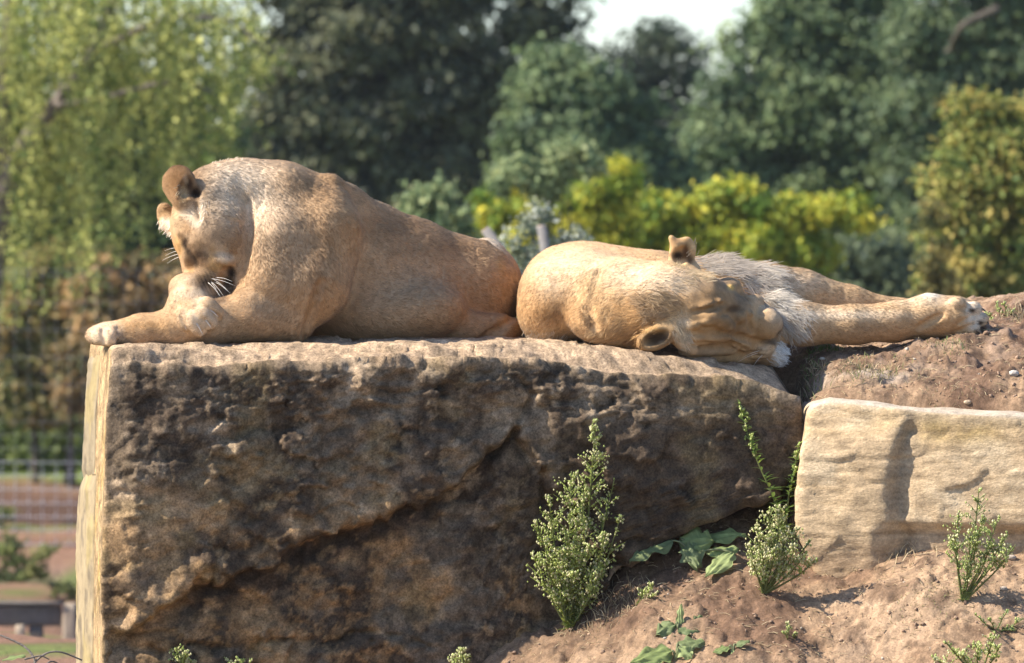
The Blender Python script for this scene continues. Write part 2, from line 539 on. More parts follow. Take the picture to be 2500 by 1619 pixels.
def build_boulder():
    L, DP, H = 1705 / SC, 1.25, 1.45
    P, n, F = box_shell((L, DP, H), (0.0075, 0.015, 0.0075), 0.014)
    x, y, z = P.T
    zt = z - H                                             # 0 at the top, down negative
    py0 = HOR + (CAM_Z - zt) * SC                          # photograph row on the front
    px0 = 250 + x * SC
    # outline
    top_drop = np.interp(px0, [250, 300, 700, 1250, 1420, 1520, 1700, 1800, 1880, 1960], [8, 4, 2, -4, -2, 8, 26, 40, 62, 96]) / SC
    fy = smooth(0.55, 0.05, y)
    zz = zt - top_drop * smooth(-0.9, 0.0, zt) * (0.35 + 0.65 * fy)
    PN = np.stack([x, 0 * x, 0 * x], 1)
    cw = 0.15 + 0.07 * fbm(PN, 0.35, 3, .5, 191)                       # broken, sloping front rim
    cd = 0.050 + 0.022 * fbm(PN, 0.22, 4, .6, 193) + 0.02 * smooth(1.2, 1.6, x)
    zz = zz - cd * smooth(cw, 0.0, y) * smooth(-0.25, 0.0, zt)
    pyz = HOR + (CAM_Z - zz) * SC
    xr = np.interp(pyz, [840, 880, 910, 980, 1060, 1130, 1200, 1260, 1320, 1400, 1500, 1700],
                   [1760, 1835, 1885, 1932, 1955, 1950, 1890, 1740, 1600, 1500, 1440, 1380])
    xr = (xr - 250) / SC
    x0 = 1180 - 250
    x0 /= SC
    xx = np.where(x > x0, x0 + (x - x0) * (xr - x0) / (L - x0), x)
    xlf = np.interp(pyz, [835, 860, 1000, 1200, 1500, 1700], [284, 276, 262, 256, 250, 250])
    xlb = np.interp(pyz, [835, 860, 1000, 1150, 1300, 1700], [226, 220, 212, 206, 198, 196])
    backY = 0.60 + 0.65 * smooth(0.0, 0.5, x)
    yf = y / DP
    yy = -0.17 + 0.125 * xx + yf * (backY + 0.17)
    xl = (xlf + (xlb - xlf) * np.clip((yy + 0.17) / 0.77, 0, 1) - 250) / SC
    xx = xx + xl * smooth(0.5, 0.0, x)
    wx = (xx + (250 - 1250) / SC) * (1 + yy / CAM_D)
    V = np.stack([wx, yy, zz], 1)
    N = vert_normals(V, F)
    # displacement
    PX, PY = 1250 + V[:, 0] / (1 + V[:, 1] / CAM_D) * SC, HOR + (CAM_Z - V[:, 2]) / (1 + V[:, 1] / CAM_D) * SC
    front = smooth(0.35, 0.8, -N[:, 1])
    top = smooth(0.5, 0.9, N[:, 2])
    left = smooth(0.5, 0.9, -N[:, 0])
    warp = 44 * fbm(V, 0.20, 3, 0.55, 201) + 14 * fbm(V, 0.045, 3, .6, 199) + 30 * facets(V, 0.11, 197)
    u, v = PX + 18 * fbm(V, 0.12, 3, .5, 203), PY + warp
    step1 = polyline_y(u, [(150, 1600), (330, 1545), (400, 1475), (560, 1405), (700, 1345), (960, 1240), (1180, 1120), (1250, 1040), (1330, 1190), (1420, 1300), (1560, 1400)])
    up = smooth(14, -8, v - step1)
    d = front * 0.062 * (up - 0.5)
    rim = np.exp(-((v - step1 + 26) / 30) ** 2)
    d += front * 0.016 * rim * (0.5 + fbm(V, 0.06, 3, .5, 207))
    a_u = fbm(V, 0.12, 3, .5, 195)
    under = np.exp(-((v - step1 - 22) / 20) ** 2)
    d -= front * 0.022 * under * smooth(-.3, .2, a_u)
    crack2 = polyline_y(u, [(200, 1612), (560, 1580), (850, 1545), (1050, 1530), (1400, 1490)])
    d -= front * 0.035 * np.exp(-((v - crack2) / 10) ** 2) * smooth(1200, 900, u) * smooth(-.2, .25, a_u)
    d += front * 0.02 * smooth(0, 30, v - crack2)
    crackv = np.interp(PY, [900, 960, 1040, 1130], [1235, 1290, 1270, 1190]) + warp * .5
    d -= front * 0.03 * np.exp(-((PX - crackv) / 9) ** 2) * smooth(900, 940, PY) * smooth(1180, 1090, PY)
    d += front * 0.018 * smooth(-20, 10, PX - crackv) * smooth(900, 960, PY) * smooth(1250, 1150, PY)
    ledge = polyline_y(u, [(200, 905), (420, 880), (640, 895), (900, 880), (1100, 892), (1250, 905), (1480, 925), (1700, 905), (1960, 935)])
    d -= front * 0.012 * np.exp(-((v - ledge) / 9) ** 2)
    d += front * (0.034 * fbm(V, 0.33, 3, 0.5, 211) + 0.017 * fbm(V, (0.13, 0.13, 0.08), 4, 0.6, 213))
    crust = smooth(-0.08, 0.14, fbm(V, 0.26, 4, 0.55, 217))
    line = np.exp(-((u - 720) / 70) ** 2) * smooth(920, 960, v) * smooth(1290, 1240, v)
    crust = np.clip(crust * smooth(890, 930, v) + 1.2 * line, 0, 1.2)
    wz = worley(V, 0.030, 221)
    wz2 = worley(V, 0.015, 223)
    calm = 0.35 + 0.65 * smooth(-0.15, 0.2, fbm(V, 0.3, 3, .5, 291))
    d += front * crust * (0.010 * np.clip(1 - 1.25 * wz, -0.3, 1) + 0.006 * np.clip(1 - 1.2 * wz2, -0.2, 1))
    d += front * calm * (0.013 * ridged(V, (0.09, 0.09, 0.05), 3, 227) + 0.006 * fbm(V, 0.022, 2, 0.5, 229))
    wv = V + 0.02 * np.stack([fbm(V, .07, 2, .5, 271), fbm(V, .07, 2, .5, 273), fbm(V, .07, 2, .5, 275)], 1)
    fc = facets(wv, (0.12, 0.12, 0.085), 277)
    fc2 = facets(wv, (0.045, 0.045, 0.032), 281)
    fc3 = facets(wv, (0.020, 0.020, 0.016), 283)
    d += front * calm * smooth(880, 930, PY) * (0.034 * fc + 0.009 * fc2 + 0.004 * fc3)
    # top: gently wavy with flaky edges
    d += top * (0.005 * fbm(V, 0.3, 3, 0.5, 233) + 0.003 * fbm(V, (.08, .05, .05), 3, .5, 235))
    flake = ridged(V, (0.16, 0.10, 0.03), 3, 237)
    edge = (1 - np.clip(front + top, 0, 1))
    rimz = smooth(935, 880, PY) * smooth(0.75, 0.2, np.abs(N[:, 0]))
    bedz = V + 0.012 * np.stack([0 * x, 0 * x, fbm(V, 0.2, 3, .5, 245)], 1)
    d += rimz * (0.008 * fbm(bedz, (0.30, 0.10, 0.018), 4, .6, 239) + 0.012 * facets(wv, (0.22, 0.12, 0.035), 285) + 0.004 * facets(wv, (0.06, 0.04, 0.015), 287) - 0.009 * smooth(.5, .9, ridged(bedz, (0.35, 0.16, 0.03), 2, 249)))
    d += left * (0.006 * fbm(V, (0.1, 0.1, 0.3), 3, .5, 241) - 0.010 * smooth(0.6, 0.9, ridged(V, (0.2, 0.13, 0.9), 2, 243)))
    chip = smooth(1490, 1520, PY + 0.25 * (PX - 250)) * smooth(325, 295, PX + 0.15 * (PY - 1520)) * front
    d -= chip * 0.045
    d = d * (0.3 + 0.7 * smooth(258, 330, PX))
    V = V + N * d[:, None]
    N2 = vert_normals(V, F)
    # colour of the stone, and of the dark band under its step
    c = np.repeat(np.array([[0.225, 0.185, 0.140]]), len(V), 0)
    a1, a2, a3 = fbm(V, 0.4, 4, 0.55, 251), fbm(V, 0.12, 4, 0.6, 253), fbm(V, 0.035, 4, 0.6, 257)
    c = mixc(c, [0.38, 0.32, 0.25], 0.85 * smooth(0.05, 0.35, a2))
    c = mixc(c, [0.115, 0.092, 0.072], 0.8 * smooth(0.0, 0.35, -a2))
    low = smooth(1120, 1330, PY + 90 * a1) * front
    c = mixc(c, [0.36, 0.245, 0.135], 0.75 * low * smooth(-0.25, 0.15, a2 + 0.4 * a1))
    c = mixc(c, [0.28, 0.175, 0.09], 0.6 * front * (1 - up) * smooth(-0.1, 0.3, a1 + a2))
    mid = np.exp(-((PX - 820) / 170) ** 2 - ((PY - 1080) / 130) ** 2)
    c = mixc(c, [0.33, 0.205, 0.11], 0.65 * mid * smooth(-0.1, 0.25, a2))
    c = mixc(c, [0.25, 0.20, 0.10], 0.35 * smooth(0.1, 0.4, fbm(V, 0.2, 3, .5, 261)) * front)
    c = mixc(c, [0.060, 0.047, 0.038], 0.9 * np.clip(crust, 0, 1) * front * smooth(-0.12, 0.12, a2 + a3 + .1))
    band = np.exp(-(np.maximum(np.abs(v - step1 - 34) - 14, 0) / 34) ** 2) * smooth(380, 520, PX) * smooth(1280, 1180, PX)  # black soil and the overhang's shadow, both painted below the step
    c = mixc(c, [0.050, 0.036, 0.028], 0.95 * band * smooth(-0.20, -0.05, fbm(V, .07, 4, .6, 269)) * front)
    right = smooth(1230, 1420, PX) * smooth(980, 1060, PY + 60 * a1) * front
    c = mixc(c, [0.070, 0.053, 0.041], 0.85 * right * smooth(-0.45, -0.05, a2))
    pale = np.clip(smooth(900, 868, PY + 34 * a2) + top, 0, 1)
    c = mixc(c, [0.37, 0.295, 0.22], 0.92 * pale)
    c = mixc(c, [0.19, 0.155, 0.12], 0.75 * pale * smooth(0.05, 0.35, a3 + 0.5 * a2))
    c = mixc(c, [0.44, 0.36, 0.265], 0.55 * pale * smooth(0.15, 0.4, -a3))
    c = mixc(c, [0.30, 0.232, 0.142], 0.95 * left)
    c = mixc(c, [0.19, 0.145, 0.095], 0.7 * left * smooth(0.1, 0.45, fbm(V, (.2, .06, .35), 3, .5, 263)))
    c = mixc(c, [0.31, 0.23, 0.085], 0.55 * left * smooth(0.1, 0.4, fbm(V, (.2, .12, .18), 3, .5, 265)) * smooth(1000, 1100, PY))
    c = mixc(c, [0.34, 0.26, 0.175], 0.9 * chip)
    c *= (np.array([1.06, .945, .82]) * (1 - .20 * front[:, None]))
    c *= (1 + 0.46 * a3 + 0.25 * fbm(V, 0.012, 2, .5, 267) + .35 * fc2 + .3 * fc)[:, None]
    return V, F, c

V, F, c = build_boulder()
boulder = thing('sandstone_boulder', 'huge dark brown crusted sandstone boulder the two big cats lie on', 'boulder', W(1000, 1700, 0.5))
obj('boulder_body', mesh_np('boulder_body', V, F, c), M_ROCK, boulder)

def slab(name, py0, py1, y0, y1, thick, seed, colr):
    """a flaked layer lying flush on the boulder's left face, thick in pixels"""
    pyv = np.linspace(py0, py1, 120)
    yv = np.linspace(y0, y1, 18)
    def face(py, Y):
        f = np.interp(py, [835, 860, 1000, 1200, 1500, 1700], [284, 276, 262, 256, 250, 250])
        k = np.interp(py, [835, 860, 1000, 1150, 1300, 1700], [226, 220, 212, 206, 198, 196])
        return f + (k - f) * min(1, (Y + .17) / .77)
    rows = []
    for k, b_ in enumerate(pyv):
        e = min(1.0, 14 * min(k, 119 - k) / 119 + 0.1)
        line = [W(face(b_, q) - thick * e * min(1, .25 + 3 * (q - y0) / (y1 - y0)), b_, q) for q in yv] + [W(face(b_, q) + 8, b_, q) for q in yv[::-1]]
        rows.append(line)
    V = np.array(rows)
    nu, nv = V.shape[:2]
    V = V.reshape(-1, 3)
    F = []
    for i in range(nu - 1):
        for j in range(nv):
            k = (j + 1) % nv
            F.append((i * nv + j, (i + 1) * nv + j, (i + 1) * nv + k, i * nv + k))
    F = [np.array(F)[:, ::-1], np.array([[j, 0, j + 1] for j in range(1, nv - 1)]), np.array([[(nu - 1) * nv, (nu - 1) * nv + j, (nu - 1) * nv + j + 1] for j in range(1, nv - 1)])]
    V[:, 0] += 0.005 * fbm(V, (0.06, 0.06, 0.2), 3, .5, seed) + 0.002 * fbm(V, 0.02, 2, .5, seed + 3)
    V[:, 1] += 0.012 * fbm(V, 0.1, 3, .5, seed + 1)
    cc = np.repeat(np.array([colr]), len(V), 0)
    cc = mixc(cc, [0.15, 0.12, 0.085], 0.8 * smooth(0.05, 0.35, fbm(V, (.05, .07, .10), 4, .55, seed + 5)))
    cc = mixc(cc, [0.33, 0.255, 0.11], 0.6 * smooth(0.1, 0.4, fbm(V, (.1, .1, .2), 3, .5, seed + 7)))
    return obj(name, mesh_np(name, V, F, cc), M_ROCK_SIDE, boulder)

slab('rock_layer', 866, 1168, 0.22, 0.61, 7, 301, (0.25, 0.20, 0.13))
slab('rock_layer', 1158, 1730, 0.14, 0.60, 11, 311, (0.31, 0.243, 0.15))

def build_block():
    L, DP, H = 1.15, 0.42, 0.75
    P, n, F = box_shell((L, DP, H), (0.0080, 0.030, 0.0080), 0.028)
    x, y, z = P.T
    zt = z - H
    px = 1960 + x * SC
    topz = -np.interp(px, [1940, 1975, 2010, 2250, 2500, 3000], [150, 146, 132, 155, 166, 175]) / SC
    zz = zt + topz * smooth(-0.7, 0, zt) - (1 - smooth(-0.7, 0, zt)) * 0.14
    yy = -0.03 - 0.26 * x + y
    pyz = HOR + (CAM_Z - zz) * SC
    off = np.interp(pyz, [960, 985, 1060, 1200, 1290, 1400], [28, 12, 2, -16, -12, 40]) / SC
    xx = x + off * smooth(0.4, 0.0, x)
    V = np.stack([(1960 - 1250) / SC + xx, yy, zz], 1)
    N = vert_normals(V, F)
    front = smooth(0.35, 0.8, -N[:, 1])
    bed = V + 0.02 * np.stack([0 * x, 0 * x, fbm(V, 0.25, 3, .5, 401)], 1)
    d = front * (0.018 * fbm(V, 0.22, 3, .5, 403) + 0.004 * fbm(bed, (0.20, 0.20, 0.022), 3, 0.55, 405) + 0.006 * facets(bed, (.2, .2, .07), 413))
    d -= front * 0.004 * smooth(0.65, 0.95, ridged(bed, (0.35, 0.35, 0.045), 2, 407))
    PX, PY = 1250 + V[:, 0] * SC, HOR + (CAM_Z - V[:, 2]) * SC
    cr = np.interp(PY, [980, 1060, 1160, 1210, 1300], [2225, 2215, 2190, 2185, 2200])
    d -= front * 0.035 * np.exp(-((PX - cr - 8 * fbm(V, .06, 2, .5, 409)) / 18) ** 2) * smooth(985, 1080, PY)
    d += front * 0.03 * smooth(-30, 10, cr - PX) * smooth(1010, 1100, PY)
    d -= front * 0.05 * smooth(1265, 1300, PY) * smooth(2120, 2180, PX) * 0.6
    d += 0.008 * (1 - front) * fbm(V, 0.1, 3, .5, 411)
    V = V + N * d[:, None]
    top = smooth(0.4, 0.85, N[:, 2])
    a2, a3 = fbm(V, 0.16, 4, .55, 421), fbm(bed, (0.3, 0.3, 0.016), 4, .6, 423)
    c = np.repeat(np.array([[0.47, 0.345, 0.215]]), len(V), 0)
    c = mixc(c, [0.56, 0.44, 0.295], 0.8 * smooth(0.05, 0.4, a2))
    c = mixc(c, [0.40, 0.285, 0.165], 0.7 * smooth(0.1, 0.45, a3))
    c = mixc(c, [0.31, 0.225, 0.135], 0.6 * smooth(0.25, 0.6, -a3))
    ye = np.exp(-((PX - 2310) / 130) ** 2 - ((PY - 1040) / 34) ** 2)
    c = mixc(c, [0.50, 0.34, 0.11], 0.75 * ye * smooth(-0.3, 0.2, a2))
    c = mixc(c, [0.27, 0.215, 0.155], 0.65 * np.exp(-((PX - cr) / 30) ** 2) * front * smooth(-0.4, 0.1, a2))
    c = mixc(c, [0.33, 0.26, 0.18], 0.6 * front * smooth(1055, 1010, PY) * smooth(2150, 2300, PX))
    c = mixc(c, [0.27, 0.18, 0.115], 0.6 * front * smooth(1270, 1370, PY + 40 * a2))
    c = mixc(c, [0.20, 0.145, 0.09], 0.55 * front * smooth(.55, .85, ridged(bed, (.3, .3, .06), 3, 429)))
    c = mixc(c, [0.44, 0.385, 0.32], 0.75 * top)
    c *= (1 + 0.16 * fbm(V, 0.03, 3, .6, 427))[:, None]
    return V, F, c

V, F, c = build_block()
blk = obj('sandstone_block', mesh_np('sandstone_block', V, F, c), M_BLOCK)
tag(blk, 'pale yellow bedded sandstone block set in the soil bank', 'rock')
# ------------------------------------------------------------------ sculpting by distance fields
class Sculpt:
    def __init__(self):
        self.ops = []
    def _pt(self, p):
        return W(p[0], p[1], p[2])
    def chain(self, pts, k=20, sub=False):
        """tapered limb through (px, py, depth, radius px)"""
        P = [(self._pt(p), PXM(p[3], p[2])) for p in pts]
        for (a, ra), (b, rb) in zip(P[:-1], P[1:]):
            self.ops.append(('cap', a, b, ra, rb, k / SC, sub))
        return self
    def fchain(self, fm, pts, k=8, sub=False):
        """detail laid on the surface: (px, py, depth offset m, radius px)"""
        A = np.array(pts, float)
        if len(A) > 2:                                        # round the bends
            t = np.linspace(0, len(A) - 1, 40)
            A = np.stack([np.interp(t, np.arange(len(A)), A[:, i]) for i in range(4)], 1)
            for _ in range(6):
                A[1:-1] = (A[:-2] + 2 * A[1:-1] + A[2:]) / 4
        L = np.concatenate([[0], np.cumsum(np.hypot(np.diff(A[:, 0]), np.diff(A[:, 1])))])
        t = np.linspace(0, L[-1], max(3, int(L[-1] / 7) + 1))
        Q = [[np.interp(u, L, A[:, i]) for i in range(4)] for u in t]
        ys = np.array([fm(q[0], q[1]) + q[2] for q in Q])
        if len(ys) > 4:
            ys[1:-1] = (ys[:-2] + ys[1:-1] + ys[2:]) / 3
        return self.chain([(q[0], q[1], y, q[3]) for q, y in zip(Q, ys)], k, sub)
    def fell(self, fm, px, py, dy, rx, ry, rz, rot=0, k=8, sub=False):
        return self.ell(px, py, fm(px, py) + dy, rx, ry, rz, rot, k, sub)
    def ell(self, px, py, Y, rx, ry, rz, rot=0, k=20, sub=False, yaw=0):
        """ellipsoid: rx across, ry in depth, rz up (pixels); rot turns it in the picture plane, yaw about the upright"""
        m = Matrix.Rotation(R(-rot), 3, 'Y') @ Matrix.Rotation(R(yaw), 3, 'Z')
        self.ops.append(('ell', W(px, py, Y), np.array([rx, ry, rz]) / SC, np.array(m), 0, k / SC, sub))
        return self
    def build(self, h=0.006, relax=2):
        lo, hi = np.full(3, 9.0), np.full(3, -9.0)
        for o in self.ops:
            if o[6]: continue
            if o[0] == 'cap':
                r = max(o[3], o[4]) + 0.02
                for p in (o[1], o[2]):
                    lo, hi = np.minimum(lo, p - r), np.maximum(hi, p + r)
            else:
                r = max(o[2]) + 0.02
                lo, hi = np.minimum(lo, o[1] - r), np.maximum(hi, o[1] + r)
        n = np.ceil((hi - lo) / h).astype(int) + 1
        ax = [(lo[i] + h * np.arange(n[i])).astype(np.float32) for i in range(3)]
        f = np.full(n, 0.5, np.float32)
        for o in self.ops:
            k = o[5]
            m = k + 0.025
            if o[0] == 'cap':
                r = max(o[3], o[4]) + m
                a, b = np.minimum(o[1], o[2]) - r, np.maximum(o[1], o[2]) + r
            else:
                r = max(o[2]) + m
                a, b = o[1] - r, o[1] + r
            i0 = np.clip(np.floor((a - lo) / h).astype(int), 0, n)
            i1 = np.clip(np.ceil((b - lo) / h).astype(int) + 1, 0, n)
            if np.any(i1 <= i0): continue
            sl = tuple(slice(i0[i], i1[i]) for i in range(3))
            X, Y, Z = np.meshgrid(*[ax[i][sl[i]] for i in range(3)], indexing='ij')
            if o[0] == 'cap':
                A, B = o[1], o[2]
                d = B - A
                L2 = float(d @ d) + 1e-12
                t = np.clip(((X - A[0]) * d[0] + (Y - A[1]) * d[1] + (Z - A[2]) * d[2]) / L2, 0, 1)
                dist = np.sqrt((X - A[0] - t * d[0]) ** 2 + (Y - A[1] - t * d[1]) ** 2 + (Z - A[2] - t * d[2]) ** 2) - (o[3] + (o[4] - o[3]) * t)
            else:
                q = np.stack([X - o[1][0], Y - o[1][1], Z - o[1][2]], -1) @ o[3].astype(np.float32)
                k0 = np.sqrt(((q / o[2]) ** 2).sum(-1)) + 1e-6
                k1 = np.sqrt(((q / o[2] ** 2) ** 2).sum(-1)) + 1e-6
                dist = k0 * (k0 - 1) / k1
            g = f[sl]
            if o[6]:
                dist = -dist
                hh = np.clip(0.5 - 0.5 * (g - dist) / k, 0, 1)
                f[sl] = g + (dist - g) * hh + k * hh * (1 - hh)
            else:
                hh = np.clip(0.5 + 0.5 * (g - dist) / k, 0, 1)
                f[sl] = g + (dist - g) * hh - k * hh * (1 - hh)
        return self.nets(f, lo, h, relax)
    def nets(self, f, lo, h, relax):
        s = f < 0
        cnt = np.zeros(np.array(f.shape) - 1, np.int8)
        off = [(i, j, k) for i in (0, 1) for j in (0, 1) for k in (0, 1)]
        sh = cnt.shape
        for i, j, k in off:
            cnt += s[i:i + sh[0], j:j + sh[1], k:k + sh[2]]
        cells = np.argwhere((cnt > 0) & (cnt < 8))
        idx = np.full(sh, -1, np.int64)
        idx[tuple(cells.T)] = np.arange(len(cells))
        val = {o: f[tuple((cells + np.array(o)).T)].astype(np.float64) for o in off}
        pos = np.zeros((len(cells), 3))
        num = np.zeros(len(cells))
        for o in off:
            for a in range(3):
                if o[a] == 0:
                    p = list(o); p[a] = 1; p = tuple(p)
                    v0, v1 = val[o], val[p]
                    m = (v0 < 0) != (v1 < 0)
                    t = v0 / np.where(m, v0 - v1, 1)
                    e = np.repeat(np.array([o], float), len(cells), 0)
                    e[:, a] += t
                    pos += e * m[:, None]
                    num += m
        V = lo + (cells + pos / num[:, None]) * h
        F = []
        for a in range(3):
            b, c_ = (a + 1) % 3, (a + 2) % 3
            sl0 = [slice(None)] * 3; sl1 = [slice(None)] * 3
            sl0[a] = slice(0, -1); sl1[a] = slice(1, None)
            e = np.argwhere(s[tuple(sl0)] != s[tuple(sl1)])
            e = e[(e[:, b] > 0) & (e[:, c_] > 0) & (e[:, b] < sh[b]) & (e[:, c_] < sh[c_])]
            ins = s[tuple(e.T)]
            q = []
            for db, dc in ((0, 0), (-1, 0), (-1, -1), (0, -1)):
                t = e.copy(); t[:, b] += db; t[:, c_] += dc
                q.append(idx[tuple(t.T)])
            q = np.stack(q, 1)
            q[~ins] = q[~ins][:, ::-1]
            F.append(q)
        F = np.vstack(F)
        F = F[(F >= 0).all(1)]
        for it in range(relax):
            for lam in (0.5, -0.52):
                acc = np.zeros_like(V); n = np.zeros(len(V))
                for k in range(4):
                    i, j = F[:, k], F[:, (k + 1) % 4]
                    for ax in range(3):
                        acc[:, ax] += np.bincount(i, V[j, ax], len(V)) + np.bincount(j, V[i, ax], len(V))
                    n += np.bincount(i, minlength=len(V)) + np.bincount(j, minlength=len(V))
                V = V + lam * (acc / np.maximum(n, 1)[:, None] - V)
        return V, F

class Front:
    """how far away the nearest surface is, seen from the front, at a column and row of the photograph"""
    def __init__(self, VF, cell=6.0):
        V, N = VF[0], vert_normals(*VF)
        V = V[N[:, 1] < 0.15]
        f = 1 + V[:, 1] / CAM_D
        px, py = 1250 + V[:, 0] / f * SC, HOR + (CAM_Z - V[:, 2]) / f * SC
        self.o, self.c = np.array([px.min() - 10, py.min() - 10]), cell
        n = np.ceil((np.array([px.max() + 10, py.max() + 10]) - self.o) / cell).astype(int) + 1
        g = np.full(n, 9.0)
        np.minimum.at(g, (((px - self.o[0]) / cell).astype(int), ((py - self.o[1]) / cell).astype(int)), V[:, 1])
        for it in range(14):
            m = g > 8
            if not m.any(): break
            p = np.pad(g, 1, constant_values=9.0)
            nb = np.min([p[1:-1, :-2], p[1:-1, 2:], p[:-2, 1:-1], p[2:, 1:-1]], 0)
            g = np.where(m, nb, g)
        self.g = g
    def __call__(self, px, py):
        i = np.clip(((np.array([px, py]) - self.o) / self.c).astype(int), 0, np.array(self.g.shape) - 1)
        v = self.g[i[0], i[1]]
        return float(v) if v < 8 else 0.4

def paint(V, base, spots, fm):
    """coat colouring: base colour, then patches (px, py, Y, radius px, colour, strength[, anisotropy])"""
    c = np.repeat(np.array([base], float), len(V), 0)
    wob = 1 + 0.30 * fbm(V, 0.05, 3, 0.55, 501)
    for s in spots:
        p = W(s[0], s[1], fm(s[0], s[1]) + .01)
        rr = np.array(np.broadcast_to(np.asarray(s[3], float), (3,))) / SC
        rr[1] = max(rr[1], .06)
        d2 = (((V - p) / rr) ** 2).sum(1) * wob
        c = mixc(c, s[4], s[5] * np.exp(-(d2 ** (1.8 if rr[0] * SC < 48 else 1.0))))
    return c

def field(V, spots, default):
    """weighted blend of values given at points: (px, py, Y, radius, value)"""
    default = np.atleast_1d(np.asarray(default, float))
    acc = np.repeat(default[None] * 0.02, len(V), 0)
    wt = np.full(len(V), 0.02)
    for s in spots:
        w = np.exp(-(((V - W(s[0], s[1], s[2])) / (s[3] / SC)) ** 2).sum(1))
        acc += w[:, None] * np.atleast_1d(np.asarray(s[4], float))[None]
        wt += w
    return acc / wt[:, None]

def coat(name, V, F, N, C, parent, count, flow, length, width=0.0019, seed=1, keep=None, lay=0.16, var=0.21):
    """short fur: one thin blade per hair, lit with the skin's own normals"""
    rng = np.random.default_rng(seed)
    a, b, c_, d = (V[F[:, k]] for k in range(4))
    area = np.linalg.norm(np.cross(c_ - a, d - b), axis=1) * 0.5
    area = area * np.where(vert_face_mean(N, F)[:, 1] < 0.35, 1.0, 0.35)     # far side thinner
    fi = rng.choice(len(F), count, p=area / area.sum())
    u, v = rng.random(count)[:, None], rng.random(count)[:, None]
    def bil(A):
        q = F[fi]
        return (A[q[:, 0]] * (1 - u) * (1 - v) + A[q[:, 1]] * u * (1 - v) + A[q[:, 2]] * u * v + A[q[:, 3]] * (1 - u) * v)
    P, n, col = bil(V), bil(N), bil(C)
    n /= np.linalg.norm(n, axis=1)[:, None] + 1e-9
    D = field(P, flow, (1, 0, 0))
    D = D + 0.28 * rng.normal(size=D.shape) * np.linalg.norm(D, axis=1)[:, None]
    D += 0.35 * np.stack([fbm(P, 0.06, 2, .5, 601), fbm(P, .06, 2, .5, 603), fbm(P, .06, 2, .5, 605)], 1)
    D -= n * (D * n).sum(1)[:, None]
    D /= np.linalg.norm(D, axis=1)[:, None] + 1e-9
    L = field(P, length, 0.012)[:, 0] * rng.uniform(0.6, 1.25, count)
    lift = lay + 0.06 * rng.normal(size=count)
    tip = P + L[:, None] * (D * np.cos(lift)[:, None] + n * np.sin(lift)[:, None])
    side = np.cross(n, D)
    wd = (width * rng.uniform(0.6, 1.2, count))[:, None]
    root = P - n * 0.0006
    VV = np.stack([root + side * wd * 0.5, root - side * wd * 0.5, tip], 1).reshape(-1, 3)
    FF = np.arange(count * 3).reshape(-1, 3)
    Q = P - 0.78 * D * (P * D).sum(1)[:, None]              # hair runs in streaks along the lie of the coat
    br = 1 + var * rng.normal(size=count) + 0.30 * vnoise(Q, 0.0075, 611) + 0.16 * fbm(P, 0.035, 3, .6, 613)
    br = np.clip(br, 0.35, 1.8)
    cc = col * br[:, None]
    CC = np.stack([cc * 0.97, cc * 0.97, cc * 1.06], 1).reshape(-1, 3)
    nn = n + 0.22 * D + 0.16 * rng.normal(size=n.shape)
    nn /= np.linalg.norm(nn, axis=1)[:, None]
    NN = np.repeat(nn, 3, 0)
    return obj(name, mesh_np(name, VV, FF, CC, True, NN), M_FUR, parent, kind='stuff')

def vert_face_mean(A, F):
    return (A[F[:, 0]] + A[F[:, 1]] + A[F[:, 2]] + A[F[:, 3]]) * 0.25

